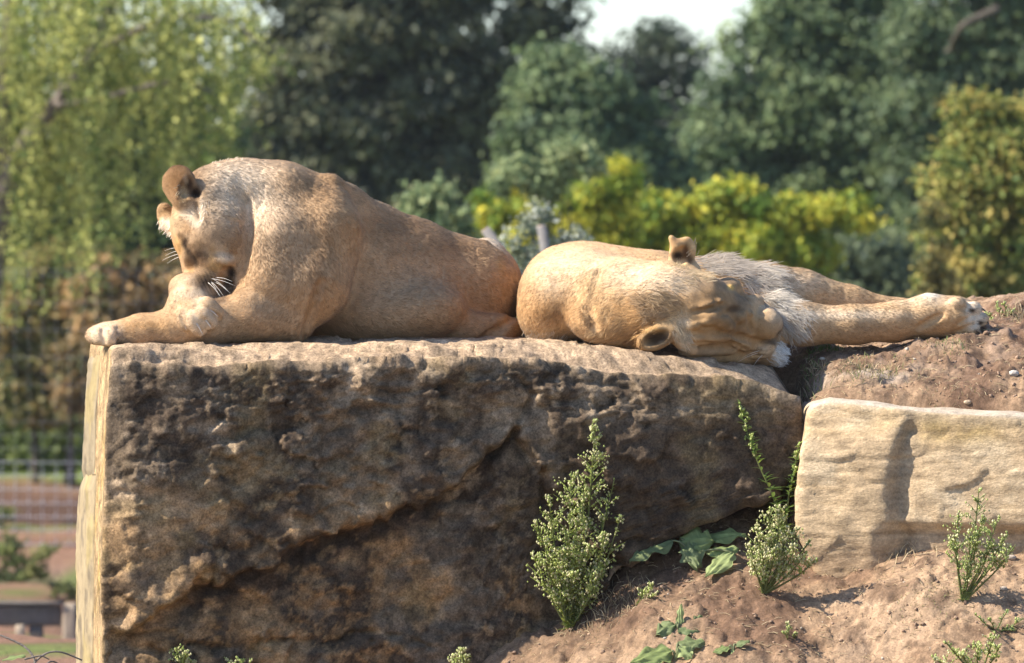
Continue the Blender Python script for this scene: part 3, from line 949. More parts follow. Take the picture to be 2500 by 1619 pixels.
def locks(name, V, N, C, parent, spots, seed=3, fm=None):
    """long hair: (px, py, Y, radius px, count, length m, direction, droop, colour or None, clump, lift)"""
    rng = np.random.default_rng(seed)
    AV, AF, AC, AN, nb = [], [], [], [], 0
    for (px, py, Y, rad, count, length, dirn, droop, colr, clump, lift) in spots:
        p0 = W(px, py, max(fm(px, py), Y + .05) if fm else Y)
        rr = np.broadcast_to(np.asarray(rad, float), (3,)) / SC
        dd = (((V - p0) / rr) ** 2).sum(1)
        near = np.where((dd < 1) & (V[:, 1] > Y))[0]
        if len(near) == 0:
            near = np.argsort(dd)[:30]
        # hair stands in tufts: a few tuft centres each own several hairs
        nt = max(1, count // clump)
        cent = rng.choice(near, nt)
        for ci in cent:
            tdir = np.asarray(dirn, float) + 0.28 * rng.normal(size=3)
            tlen = length * rng.uniform(0.65, 1.2)
            tcol = (C[ci] if colr is None else np.asarray(colr)) * rng.uniform(0.75, 1.2)
            tipc = None
            for h in range(clump):
                r0 = V[ci] + rng.normal(size=3) * 0.010
                n = N[ci]
                r0 = r0 - n * ((r0 - V[ci]) @ n) - n * 0.002
                d = tdir + 0.10 * rng.normal(size=3)
                d = d / np.linalg.norm(d)
                d0 = d - n * (d @ n) + n * (lift + 0.1 * rng.random())
                d0 /= np.linalg.norm(d0)
                L = tlen * rng.uniform(0.75, 1.1)
                S = 5
                pts = [r0]
                dv = d0.copy()
                tgt = V[ci] + d0 * L
                for s in range(1, S):
                    dv = dv + np.array([0, 0, -droop]) + 0.06 * rng.normal(size=3)
                    dv /= np.linalg.norm(dv)
                    q = pts[-1] + dv * L / (S - 1)
                    q = q + (tgt - q) * 0.10 * s / S            # tips gather
                    pts.append(q)
                pts = np.array(pts)
                sd = np.cross(dv, [rng.normal() * .4, -1, rng.normal() * .4])
                sd /= np.linalg.norm(sd) + 1e-9
                if np.cross(sd, dv) @ (n + np.array([0, -.6, 0])) < 0:
                    sd = -sd
                wv = np.linspace(1, 0.12, S)[:, None] * rng.uniform(0.0008, 0.0017)
                vv = np.stack([pts - sd * wv, pts + sd * wv], 1).reshape(-1, 3)
                ff = np.array([[2 * s, 2 * s + 1, 2 * s + 3, 2 * s + 2] for s in range(S - 1)])
                AV.append(vv); AF.append(ff + nb); nb += len(vv)
                col = tcol * rng.uniform(0.88, 1.12)
                AC.append(np.repeat(np.linspace(0.85, 1.15, S), 2)[:, None] * col[None])
                nn = n * 0.8 - sd * rng.normal() * 0.25 + np.array([0, -0.25, 0.15])
                nn /= np.linalg.norm(nn)
                AN.append(np.repeat(nn[None], len(vv), 0))
    return obj(name, mesh_np(name, np.vstack(AV), np.vstack(AF), np.vstack(AC), True, np.vstack(AN)), M_FUR, parent, kind='stuff')

def whisker(parent, a, b, sag=0.004, r=0.0008):
    a, b = W(*a), W(*b)
    t = np.linspace(0, 1, 7)[:, None]
    p = a + (b - a) * t
    p[:, 2] += sag * np.sin(t[:, 0] * math.pi)
    V, F = tube(p, np.linspace(r, r * 0.3, 7), 4)
    obj('whisker', mesh_np('whisker', V, F), M_WHISKER, parent)

def claw(parent, a, b, r=0.005, mat=None, bend=0.004):
    a, b = W(*a), W(*b)
    t = np.linspace(0, 1, 6)[:, None]
    p = a + (b - a) * t
    p[:, 2] += bend * np.sin(t[:, 0] * math.pi)
    V, F = tube(p, r * (1 - t[:, 0] ** 1.6 * 0.9), 7)
    obj('claw', mesh_np('claw', V, F), mat or M_CLAW, parent)

TAN = (0.45, 0.305, 0.182)
PALE = (0.70, 0.585, 0.455)
CREAM = (0.80, 0.71, 0.59)
BROWN = (0.15, 0.085, 0.042)
DARK = (0.035, 0.022, 0.016)
GREYT = (0.40, 0.295, 0.205)

# ------------------------------------------------------------------ the lioness
lioness = thing('lioness', 'lioness crouched at the corner of the boulder with head bowed onto her folded paw', 'lioness', W(700, 838, 0.4))
def lioness_base():
    s = Sculpt()
    # trunk
    s.chain([(740, 640, .50, 172), (860, 680, .58, 168), (980, 708, .68, 158), (1090, 724, .76, 140)], 60)
    s.chain([(700, 560, .48, 130), (768, 592, .48, 126)], 50)
    s.chain([(838, 512, .50, 62), (900, 566, .60, 58), (1010, 610, .68, 54), (1120, 644, .78, 50)], 50)           # spine
    s.ell(960, 765, .50, 180, 150, 90, 4, 50)                                                # belly
    # haunch
    s.ell(1140, 720, .74, 140, 126, 130, 12, 40)
    s.ell(1186, 696, .90, 92, 110, 104, 0, 40)
    s.ell(1186, 634, .96, 56, 70, 56, 0, 26)
    s.chain([(1120, 804, .54, 44), (1220, 808, .58, 36), (1256, 802, .62, 26)], 25)          # hind shank tucked under
    s.chain([(1110, 600, .74, 24), (1180, 612, .74, 20), (1216, 630, .73, 15), (1228, 662, .73, 11)], 12)   # root of the tail
    # shoulder blade and upper arm (near side)
    s.chain([(806, 462, .40, 38), (790, 560, .31, 84), (752, 690, .26, 98)], 45)
    s.chain([(752, 690, .26, 94), (710, 776, .22, 58)], 40)
    # breast and neck side: slopes towards the left, close behind the cheek
    s.chain([(688, 500, .35, 98), (676, 600, .265, 92), (656, 690, .22, 84)], 40)
    s.chain([(650, 700, .27, 74), (630, 765, .21, 62)], 35)
    # lying foreleg
    s.chain([(706, 788, .22, 50), (600, 774, .16, 60), (520, 786, .13, 54), (430, 798, .12, 46), (345, 808, .11, 37), (300, 814, .11, 36)], 22)
    s.ell(333, 794, .11, 36, 34, 20, 0, 16)                                                  # wrist bump
    s.ell(262, 816, .10, 40, 44, 31, 0, 16)
    for dx, dy, yy, r in ((246, 822, .055, 22), (236, 819, .10, 23), (240, 817, .145, 22), (268, 824, .045, 22)):
        s.ell(dx, dy, yy, r * 1.15, r * .8, r * 1.05, 0, 6)
    # the other foreleg, folded over
    s.chain([(640, 745, .36, 62), (540, 728, .28, 54), (480, 722, .20, 50)], 20)
    s.chain([(466, 722, .17, 52), (462, 748, .12, 51), (484, 772, .085, 48)], 18)
    s.ell(464, 704, .16, 50, 44, 34, -10, 16)
    # neck
    s.chain([(760, 575, .48, 130), (670, 530, .44, 126), (580, 500, .36, 106), (530, 486, .31, 82)], 45)
    # head, muzzle down
    s.ell(506, 508, .29, 84, 88, 90, 12, 25)
    s.ell(482, 562, .28, 66, 78, 80, 12, 22)
    s.ell(545, 566, .225, 58, 52, 76, 0, 24)                                                 # cheek
    s.ell(524, 560, .20, 60, 42, 60, -20, 22)
    s.chain([(488, 594, .25, 60), (496, 640, .235, 50), (506, 676, .23, 40)], 20)
    s.chain([(472, 655, .26, 26), (484, 694, .24, 30)], 14)                                  # nose
    s.chain([(570, 610, .24, 40), (556, 646, .235, 34), (540, 690, .25, 26)], 16)            # jaw
    s.chain([(438, 545, .235, 24), (458, 590, .21, 24)], 14)                                 # brow
    # ears
    s.ell(437, 451, .215, 46, 24, 50, 10, 12, yaw=-24)
    s.chain([(450, 484, .215, 30), (478, 500, .24, 36)], 18)
    s.ell(405, 528, .37, 22, 16, 34, 15, 10)
    s.chain([(412, 545, .35, 24), (440, 560, .33, 30)], 12)
    return s
fm = Front(lioness_base().build(.009, 1))
s = lioness_base()
# features laid on the surface
s.fell(fm, 507, 672, .012, 32, 22, 34, -15, 10)                                          # whisker pad
s.fell(fm, 546, 630, .006, 30, 18, 20, -32, 6)                                           # pale lip roll
s.fell(fm, 522, 645, .006, 30, 14, 20, -35, 6)
s.fell(fm, 470, 618, .010, 26, 14, 30, -20, 10)
for ax, ay, bx_, by_, r in ((504, 742, 528, 764, 19), (492, 766, 512, 790, 18), (470, 776, 488, 804, 19), (444, 768, 454, 792, 17)):
    s.fchain(fm, [(ax, ay, .006, r), (bx_, by_, .005, r - 1)], 5)
fm = Front(s.build(.008, 1))
s.fchain(fm, [(600, 478, .0, 4), (607, 540, .0, 9), (600, 610, .0, 10), (584, 690, .0, 9)], 14, True)
s.fchain(fm, [(742, 826, .0, 6), (762, 760, .0, 6), (782, 690, .0, 4)], 12, True)
s.fchain(fm, [(436, 576, .0, 3), (450, 592, .0, 4.5), (460, 610, .0, 3)], 4, True)
s.fell(fm, 564, 664, .0, 9, 14, 17, 25, 5, True)
s.fchain(fm, [(540, 652, .0, 3), (560, 664, .0, 6)], 5, True)
s.fchain(fm, [(486, 648, -.002, 4), (520, 664, .0, 4), (548, 680, .0, 4)], 5, True)
s.fchain(fm, [(462, 612, .0, 3), (484, 640, .0, 4)], 5, True)
s.fchain(fm, [(1150, 846, .0, 5), (1205, 812, .0, 8), (1256, 772, .0, 4)], 12, True)
s.fchain(fm, [(520, 520, .0, 2), (560, 540, .0, 3), (596, 545, .0, 3)], 8, True)
s.fchain(fm, [(480, 500, .0, 3), (486, 535, .0, 2)], 8, True)
for pts in ([(508, 752, .0, 3), (532, 772, .0, 5)], [(498, 778, .0, 3), (516, 800, .0, 5)], [(478, 786, .0, 3), (496, 815, .0, 5)], [(440, 772, .0, 3), (456, 806, .0, 5)]):
    s.fchain(fm, pts, 4, True)
s.fchain(fm, [(254, 790, .0, 3), (250, 815, .0, 5), (256, 842, .0, 6)], 5, True)
s.fchain(fm, [(288, 800, .0, 3), (286, 820, .0, 5), (292, 845, .0, 6)], 5, True)
s.ell(458, 460, .176, 20, 20, 31, -24, 7, True)
s.ell(478, 472, .18, 15, 26, 16, 40, 7, True)
LV, LF = s.build(0.0057)
LN = vert_normals(LV, LF)
LV = LV + LN * (0.0025 * fbm(LV, (.12, .12, .22), 2, .5, 519) + 0.0030 * fbm(LV, 0.09, 3, .5, 521) + 0.0014 * fbm(LV, 0.03, 2, .5, 523) - 0.0016 * smooth(0.6, 0.95, ridged(LV, (0.05, 0.05, 0.11), 2, 525)))[:, None]
LN = vert_normals(LV, LF)
fm = Front((LV, LF))
spots = [
    (600, 460, 0, (70, 90, 80), PALE, .85), (570, 420, 0, (100, 200, 40), PALE, .7), (660, 500, 0, (60, 120, 110), PALE, .55), (570, 480, 0, (60, 80, 70), CREAM, .6),
    (780, 455, 0, (110, 300, 38), (0.36, 0.225, 0.12), .7), (960, 555, 0, (170, 300, 36), (0.31, 0.18, 0.092), .8), (1110, 600, 0, (110, 200, 30), (0.30, 0.175, 0.09), .8),
    (1222, 645, 0, (12, 60, 26), (0.46, 0.29, 0.13), .9), (1200, 590, 0, (60, 90, 22), CREAM, .75),
    (790, 610, 0, (36, 120, 50), (0.31, 0.185, 0.095), .6), (775, 690, 0, (22, 120, 60), (0.29, 0.17, 0.09), .6),
    (960, 835, 0, (320, 260, 50), (0.30, 0.19, 0.11), .6), (1190, 740, 0, (100, 200, 110), (0.33, 0.215, 0.13), .6),
    (720, 640, 0, (60, 100, 90), GREYT, .5), (640, 740, 0, (70, 80, 60), GREYT, .4), (900, 700, 0, (150, 200, 90), GREYT, .35),
    (440, 796, 0, (120, 120, 24), (0.50, 0.335, 0.175), .7), (370, 795, 0, (60, 120, 10), (0.42, 0.25, 0.11), .5), (400, 836, 0, (140, 120, 24), (0.38, 0.29, 0.21), .7), (500, 822, 0, (80, 120, 30), (0.36, 0.235, 0.135), .5),
    (250, 816, 0, (44, 90, 46), PALE, .9), (490, 790, 0, (50, 60, 40), PALE, .85), (470, 710, 0, (55, 60, 50), PALE, .75), (455, 742, 0, (24, 60, 18), (0.50, 0.345, 0.195), .5), (460, 700, 0, (12, 60, 18), (0.48, 0.32, 0.18), .4),
    (510, 545, 0, (60, 70, 40), (0.36, 0.28, 0.21), .7), (530, 590, 0, (60, 60, 40), GREYT, .6), (430, 545, 0, (24, 90, 40), (0.55, 0.40, 0.25), .75), (434, 600, 0, (18, 90, 26), (0.50, 0.31, 0.13), .75),
    (462, 520, 0, (26, 60, 18), CREAM, .7), (478, 545, 0, (18, 40, 12), CREAM, .5), (455, 560, 0, (16, 40, 16), (0.36, 0.22, 0.11), .5),
    (492, 640, 0, (40, 60, 22), BROWN, .75), (474, 612, 0, (24, 50, 14), BROWN, .6), (470, 640, 0, (16, 50, 14), (0.12, 0.07, 0.04), .7), (505, 682, 0, (26, 60, 22), (0.20, 0.13, 0.07), .85), (486, 692, 0, (18, 50, 18), (0.13, 0.08, 0.045), .7), (466, 660, 0, (10, 40, 10), (0.45, 0.27, 0.11), .6),
    (536, 610, 0, (24, 50, 22), PALE, .55), (552, 630, 0, (22, 50, 12), PALE, .7), (530, 652, 0, (22, 40, 12), (0.46, 0.265, 0.10), .85), (518, 620, 0, (10, 40, 24), (0.48, 0.32, 0.16), .6),
    (565, 666, 0, (11, 60, 18), DARK, 1.0), (558, 688, 0, (12, 60, 16), DARK, .95), (548, 712, 0, (24, 60, 20), (0.12, 0.08, 0.055), .8), (535, 730, 0, (24, 60, 14), (0.15, 0.10, 0.07), .7),
    (452, 594, 0, (10, 40, 17), DARK, 1.0), (460, 612, 0, (8, 40, 14), DARK, .8), (442, 576, 0, (10, 40, 10), (.12, .07, .04), .8), (480, 600, 0, (24, 40, 12), (0.22, 0.14, 0.08), .7), (480, 628, 0, (26, 40, 16), (0.10, 0.06, 0.035), .75), (462, 645, 0, (10, 40, 16), (.16, .09, .045), .7),
    (436, 440, 0, (64, 120, 58), (0.19, 0.105, 0.048), .97), (430, 402, 0, (50, 120, 20), (0.12, 0.065, 0.032), .85), (448, 474, 0, (11, 60, 22), (0.46, 0.34, 0.20), .9), (432, 466, 0, (8, 60, 30), (0.18, 0.10, 0.05), .6), (478, 471, 0, (16, 90, 16), DARK, 1.0), (463, 450, 0, (10, 80, 16), (.06, .035, .022), .95), (454, 440, 0, (6, 60, 10), (0.5, .42, .32), .6),
    (404, 522, 0, (26, 60, 30), (0.38, 0.25, 0.13), .8), (405, 545, 0, (20, 60, 14), CREAM, .6), (480, 515, 0, (8, 40, 22), (0.30, 0.20, 0.12), .5),
    (493, 510, 0, (7, 40, 26), PALE, .9), (520, 500, 0, (16, 40, 30), (0.36, 0.29, 0.22), .6),
]
LC = paint(LV, TAN, spots, fm)
pad = np.exp(-(((LV - W(505, 684, fm(505, 684))) / (np.array([30, 60, 26]) / SC)) ** 2).sum(1))      # dark whisker rows on the pad
fL = 1 + LV[:, 1] / CAM_D
lpx, lpy = 1250 + LV[:, 0] / fL * SC, HOR + (CAM_Z - LV[:, 2]) / fL * SC
LC = mixc(LC, DARK, .75 * pad * smooth(.2, .8, np.sin((lpx * .9 - lpy * .45) * .75)))
LC *= (1 + 0.17 * fbm(LV, (0.06, 0.06, 0.04), 4, .6, 531) + 0.16 * fbm(LV, 0.014, 2, .5, 533))[:, None]
LC *= np.array([1.0, .945, .87])
obj('body', mesh_np('body', LV, LF, LC), M_SKIN, lioness)
flow = [(1000, 650, .5, 250, (1, .3, -.35)), (760, 600, .2, 130, (.35, .1, -1)), (650, 760, .15, 90, (-.8, -.1, -.35)), (450, 790, .1, 150, (-1, 0, -.15)), (600, 470, .3, 90, (.7, .1, -.7)),
        (490, 620, .2, 60, (.25, -.05, 1)), (500, 540, .2, 60, (.8, 0, .4)), (470, 740, .1, 60, (.35, 0, -1)), (1200, 700, .7, 100, (.7, .2, -.8)), (436, 450, .2, 45, (-.2, 0, 1))]
length = [(800, 620, .3, 400, .012), (600, 480, .3, 80, .014), (450, 790, .1, 120, .010), (480, 620, .2, 70, .0045), (500, 540, .2, 50, .007), (470, 740, .1, 60, .007), (436, 450, .2, 40, .006), (960, 830, .4, 200, .014)]
coat('fur', LV, LF, LN, LC, lioness, 178000, flow, length, seed=11)
locks('fur_tuft', LV, LN, LC, lioness, [
    (575, 480, 0, (40, 60, 50), 420, .022, (.5, 0, -.9), .05, None, 9, .18), (600, 540, 0, (24, 60, 60), 300, .022, (.3, 0, -1), .05, None, 9, .15),
    (560, 585, 0, (36, 50, 26), 160, .020, (.7, 0, -.6), .02, None, 9, .15), (442, 480, 0, (12, 40, 20), 60, .014, (.4, -.3, .5), .0, (0.50, 0.39, 0.25), 8, .6),
    (405, 555, 0, (20, 40, 18), 60, .018, (-.5, 0, -1), .0, CREAM, 6, .5), (492, 512, 0, (8, 30, 24), 60, .016, (.1, -.3, -1), 0, CREAM, 7, .3),
    (570, 396, 0, (80, 80, 14), 120, .010, (.8, 0, .2), .0, PALE, 6, .4)], 21, fm)
for a, b in (((518, 680, .0), (562, 716, -.03)), ((514, 686, .0), (548, 726, -.03)), ((512, 680, .0), (574, 698, -.03)), ((522, 688, .0), (557, 712, -.03)), ((508, 690, .0), (541, 728, -.03)), ((526, 678, .0), (568, 688, -.03)), ((516, 690, .0), (536, 724, -.03))):
    y0 = fm(a[0], a[1])
    whisker(lioness, (a[0], a[1], y0 + .003), (b[0], b[1], y0 + b[2]))
for a, b in (((446, 606, .3), (402, 612, .33)), ((450, 618, .3), (396, 636, .34)), ((452, 624, .3), (408, 643, .33)), ((446, 612, .3), (404, 624, .35))):
    whisker(lioness, a, b)
for a, b in (((512, 756), (533, 774)), ((502, 782), (517, 803)), ((480, 790), (496, 818)), ((443, 776), (456, 808))):
    y0 = fm(a[0], a[1])
    claw(lioness, (a[0], a[1], y0 + .004), (b[0], b[1], y0 + .002), .0030, M_PALE_CLAW, .001)
for a, b in (((222, 822, .10), (216, 834, .10)), ((226, 824, .145), (220, 836, .145)), ((230, 826, .06), (226, 840, .055))):
    claw(lioness, a, b, .004, M_CLAW, .002)

# ------------------------------------------------------------------ the young male
lion = thing('lion', 'young male lion asleep on his side with his chin over the rock edge', 'lion', W(1650, 838, 0.5))
def lion_base():
    s = Sculpt()
    # trunk lying on its side, running away behind
    s.chain([(1398, 726, .58, 118), (1500, 730, .56, 116), (1620, 735, .55, 110)], 60)
    s.chain([(1400, 724, .62, 122), (1420, 730, .95, 124), (1470, 745, 1.30, 112)], 60)
    s.ell(1345, 735, .46, 82, 120, 106, 0, 40)                                               # shoulder bulge
    s.ell(1425, 692, .50, 90, 150, 90, 0, 40)
    s.ell(1330, 770, .40, 64, 80, 62, 0, 30)
    s.chain([(1620, 730, .55, 106), (1760, 722, .56, 84), (1880, 727, .55, 72)], 50)         # chest side
    # neck and mane mass
    s.chain([(1440, 735, .42, 94), (1530, 735, .34, 98), (1610, 735, .28, 94)], 45)
    s.ell(1500, 785, .28, 110, 70, 60, 0, 40)
    # head, crown to the viewer
    s.ell(1625, 738, .25, 92, 88, 96, 10, 30)
    s.ell(1705, 752, .25, 84, 80, 88, 18, 30)
    s.chain([(1700, 755, .25, 80), (1780, 782, .32, 68), (1846, 812, .40, 54)], 25)
    s.ell(1868, 792, .335, 44, 54, 42, 25, 6)                                                # nose bulb
    s.ell(1852, 852, .37, 46, 44, 30, 28, 10)                                                # near lip
    s.ell(1890, 862, .42, 32, 40, 34, 50, 12)                                                # chin
    s.ell(1772, 712, .33, 42, 46, 34, 35, 18)                                                # upper brow
    s.ell(1826, 754, .365, 46, 44, 28, 42, 16)                                                # bridge
    s.chain([(1690, 852, .27, 34), (1780, 858, .34, 28), (1850, 880, .41, 24)], 14)          # jaw on the rock
    # ears
    s.ell(1666, 620, .285, 33, 14, 45, -24, 8, yaw=10)
    s.chain([(1654, 606, .278, 16), (1640, 582, .274, 8)], 10)
    s.chain([(1662, 660, .29, 30), (1680, 668, .30, 34)], 14)
    s.ell(1602, 824, .15, 52, 22, 30, 24, 10, yaw=10)
    s.chain([(1648, 800, .18, 32), (1672, 832, .19, 26)], 14)
    # forelegs stretched out to the right
    s.chain([(1870, 708, .56, 68), (1960, 716, .58, 55), (2080, 738, .60, 38), (2190, 762, .62, 30), (2250, 754, .64, 28)], 22)
    s.chain([(1880, 772, .46, 56), (1960, 792, .45, 50), (2080, 793, .46, 45), (2180, 786, .48, 46), (2270, 774, .50, 52), (2330, 772, .50, 48)], 24)
    s.ell(2330, 776, .50, 64, 60, 48, -8, 18)
    s.ell(2268, 728, .62, 34, 30, 12, 0, 8)                                                  # tips of the far paw
    return s
fm = Front(lion_base().build(.009, 1))
s = lion_base()
s.fell(fm, 1783, 702, .002, 12, 9, 8, 20, 4)                                             # wart on the lid
for (ax, ay, ar, bx_, by_, br) in ((1688, 790, 16, 1750, 772, 15), (1756, 782, 16, 1782, 800, 15), (1806, 776, 13, 1828, 764, 12),
                                   (1700, 828, 15, 1776, 818, 14), (1790, 830, 14, 1826, 850, 12), (1690, 856, 13, 1790, 852, 12), (1716, 750, 11, 1756, 738, 10)):
    s.fchain(fm, [(ax, ay, .003, ar), (bx_, by_, .003, br)], 6)
fm = Front(s.build(.008, 1))
for pts in ([(1685, 808, -.004, 4), (1740, 824, -.005, 4.5), (1800, 808, -.003, 4.5)], [(1760, 808, .0, 4.5), (1812, 824, .0, 9.0), (1862, 838, .0, 6.0)], [(1832, 748, .0, 5), (1830, 780, .0, 7), (1838, 812, .0, 6)],
            [(1758, 770, .0, 4.5), (1778, 764, .0, 6.0), (1798, 752, .0, 4.5)], [(1690, 840, .0, 6.0), (1780, 838, .0, 7.5), (1850, 870, .0, 6.0)], [(1858, 842, .0, 7.5), (1905, 824, .004, 7)], [(1690, 764, .0, 4.5), (1730, 756, .0, 6.0), (1770, 742, .0, 6.0)],
            [(1796, 700, .0, 6.0), (1820, 724, .0, 7.5), (1838, 736, .0, 6.0)], [(1690, 782, .0, 4.5), (1720, 776, .0, 4.5)]):
    s.fchain(fm, pts, 6, True)
s.fell(fm, 1906, 818, .0, 12, 24, 10, 40, 5, True)                                       # nostril
s.fell(fm, 1664, 624, .0, 18, 14, 26, -24, 5, True)
s.fell(fm, 1606, 824, .0, 38, 24, 18, 24, 5, True)
for px_, py_, r in ((2376, 754, 18), (2392, 780, 19), (2372, 802, 18), (2336, 742, 20)):
    s.fell(fm, px_, py_, .012, r * 1.15, r, r, -10, 6)
s.fchain(fm, [(2240, 800, .0, 4), (2275, 782, .0, 6), (2300, 768, .0, 5)], 10, True)
s.fchain(fm, [(2340, 790, .0, 4), (2380, 768, .0, 4)], 6, True)
s.fchain(fm, [(2330, 812, .0, 3), (2380, 792, .0, 4)], 6, True)
s.fchain(fm, [(1462, 660, .0, 4), (1440, 740, .0, 7), (1450, 800, .0, 5)], 18, True)
MV, MF = s.build(0.0057)
MN = vert_normals(MV, MF)
MV = MV + MN * (0.003 * fbm(MV, 0.08, 3, .5, 541) + 0.0014 * fbm(MV, 0.025, 2, .5, 543))[:, None]
MN = vert_normals(MV, MF)
wr = np.exp(-(((MV - W(1775, 800, fm(1775, 800))) / (np.array([100, 120, 60]) / SC)) ** 2).sum(1))
MV = MV + MN * (wr * (0.0035 * ridged(MV, (0.05, 0.05, 0.024), 2, 545)))[:, None]
MN = vert_normals(MV, MF)
fm = Front((MV, MF))
FACE = (0.20, 0.132, 0.075)
spots = [
    (1420, 640, 0, (150, 300, 50), PALE, .75), (1330, 690, 0, (60, 160, 40), PALE, .5), (1335, 762, 0, (70, 160, 34), (0.34, 0.195, 0.088), .92), (1290, 720, 0, (34, 200, 50), (0.40, 0.25, 0.13), .6),
    (1330, 822, 0, (90, 160, 26), (0.50, 0.41, 0.30), .75), (1480, 740, 0, (60, 160, 80), (0.55, 0.41, 0.255), .6), (1560, 680, 0, (120, 160, 36), CREAM, .7), (1450, 690, 0, (40, 160, 40), (0.52, 0.38, 0.22), .6),
    (1550, 760, 0, (90, 120, 50), (0.52, 0.335, 0.165), .6), (1600, 785, 0, (50, 120, 40), (0.48, 0.30, 0.14), .6),
    (1540, 800, 0, (80, 120, 46), (0.49, 0.32, 0.165), .75), (1470, 820, 0, (60, 120, 30), (0.54, 0.41, 0.27), .5), (1500, 770, 0, (12, 60, 8), (0.40, 0.25, 0.13), .6), (1480, 800, 0, (10, 60, 8), (0.40, 0.25, 0.13), .6), (1470, 785, 0, (6, 60, 8), (0.36, 0.22, 0.12), .6),
    (1640, 690, 0, (70, 90, 26), CREAM, .75), (1580, 735, 0, (50, 70, 24), (0.36, 0.255, 0.155), .6), (1640, 770, 0, (40, 70, 40), (0.54, 0.41, 0.26), .6), (1600, 765, 0, (30, 60, 20), (0.33, 0.235, 0.15), .6),
    (1735, 735, 0, (60, 140, 56), FACE, .92), (1790, 800, 0, (90, 140, 60), FACE, .92), (1770, 690, 0, (46, 90, 24), (0.22, 0.165, 0.12), .85), (1812, 730, 0, (30, 70, 24), (0.19, 0.14, 0.10), .8), (1700, 690, 0, (24, 50, 20), (0.30, 0.22, 0.15), .6),
    (1790, 754, 0, (22, 60, 10), (0.07, 0.045, 0.03), .85), (1835, 780, 0, (7, 50, 26), (0.16, 0.105, 0.06), .7), (1868, 792, 0, (42, 80, 38), (0.36, 0.24, 0.128), .95), (1842, 770, 0, (14, 50, 14), (0.38, 0.29, 0.18), .5), (1720, 795, 0, (30, 50, 12), (0.30, 0.21, 0.12), .5),
    (1904, 816, 0, (13, 60, 13), DARK, 1.0), (1882, 834, 0, (30, 50, 9), DARK, .95), (1783, 702, 0, (11, 40, 8), (0.60, 0.42, 0.16), 1.0),
    (1903, 868, 0, (20, 70, 34), (0.82, 0.79, 0.74), .95), (1870, 860, 0, (22, 40, 20), PALE, .5), (1850, 890, 0, (26, 60, 12), (0.11, 0.075, 0.05), .8), (1848, 856, 0, (22, 40, 3), BROWN, .85), (1850, 866, 0, (24, 40, 2.5), BROWN, .85), (1852, 876, 0, (22, 40, 2.5), BROWN, .8), (1835, 700, 0, (10, 40, 16), DARK, .5),
    (1720, 860, 0, (80, 80, 14), (0.33, 0.26, 0.195), .7),
    (1666, 606, 0, (40, 60, 34), (0.48, 0.31, 0.16), .9), (1655, 624, 0, (20, 60, 12), DARK, 1.0), (1674, 614, 0, (9, 60, 22), (0.10, 0.055, 0.03), .95), (1684, 634, 0, (9, 60, 14), (0.10, 0.055, 0.03), .95), (1648, 588, 0, (12, 40, 12), (0.38, 0.25, 0.145), .85), (1660, 646, 0, (22, 50, 10), (0.60, 0.45, 0.26), .85), (1696, 600, 0, (10, 40, 20), (0.58, 0.42, 0.23), .8),
    (1605, 826, 0, (44, 70, 25), (0.055, 0.032, 0.02), .98), (1580, 806, 0, (36, 50, 8), (0.52, 0.33, 0.145), .8), (1618, 838, 0, (12, 60, 6), (0.30, 0.22, 0.14), .6), (1670, 815, 0, (18, 50, 40), CREAM, .85), (1560, 836, 0, (24, 50, 12), (0.40, 0.25, 0.12), .7),
    (1930, 690, 0, (100, 120, 36), (0.58, 0.49, 0.40), .75), (1935, 785, 0, (50, 120, 60), (0.60, 0.53, 0.45), .8), (1900, 735, 0, (50, 120, 40), (0.62, 0.55, 0.47), .8), (2040, 735, 0, (80, 120, 22), (0.38, 0.28, 0.19), .7), (2120, 815, 0, (200, 120, 34), (0.34, 0.235, 0.15), .7), (2060, 768, 0, (160, 120, 14), CREAM, .6),
    (2270, 735, 0, (90, 120, 18), PALE, .75), (2382, 770, 0, (30, 120, 44), (0.72, 0.66, 0.58), .9), (2268, 720, 0, (30, 60, 10), (0.82, 0.79, 0.74), .9), (2372, 758, 0, (9, 60, 6), DARK, 1.0), (2392, 788, 0, (9, 60, 7), DARK, 1.0), (2400, 768, 0, (6, 60, 12), (0.3, .27, .25), .6),
]
MC = paint(MV, (0.53, 0.36, 0.205), spots, fm)
MC *= (1 + 0.17 * fbm(MV, (0.05, 0.05, 0.04), 4, .6, 551) + 0.16 * fbm(MV, 0.014, 2, .5, 553))[:, None]
MC *= np.array([1.01, .95, .855])
obj('body', mesh_np('body', MV, MF, MC), M_SKIN, lion)
flow = [(1380, 700, .5, 130, (-.6, .2, -.6)), (1520, 740, .3, 100, (-.8, 0, -.35)), (1640, 720, .2, 70, (-1, 0, .25)), (1760, 770, .2, 90, (-1, 0, .3)), (1870, 800, .25, 50, (-.8, 0, .5)), (2100, 780, .45, 200, (1, 0, -.2)), (1660, 610, .27, 40, (.2, 0, 1)), (1900, 720, .5, 70, (.7, 0, -.7))]
length = [(1400, 700, .5, 120, .012), (1520, 740, .3, 110, .018), (1620, 720, .2, 60, .015), (1770, 780, .2, 90, .0045), (1665, 610, .27, 45, .004), (1602, 825, .13, 45, .004), (2150, 780, .5, 200, .011), (1900, 740, .5, 70, .018)]
coat('fur', MV, MF, MN, MC, lion, 178000, flow, length, seed=13)
SILVER = (0.40, 0.345, 0.29)
GOLD = (0.60, 0.46, 0.29)
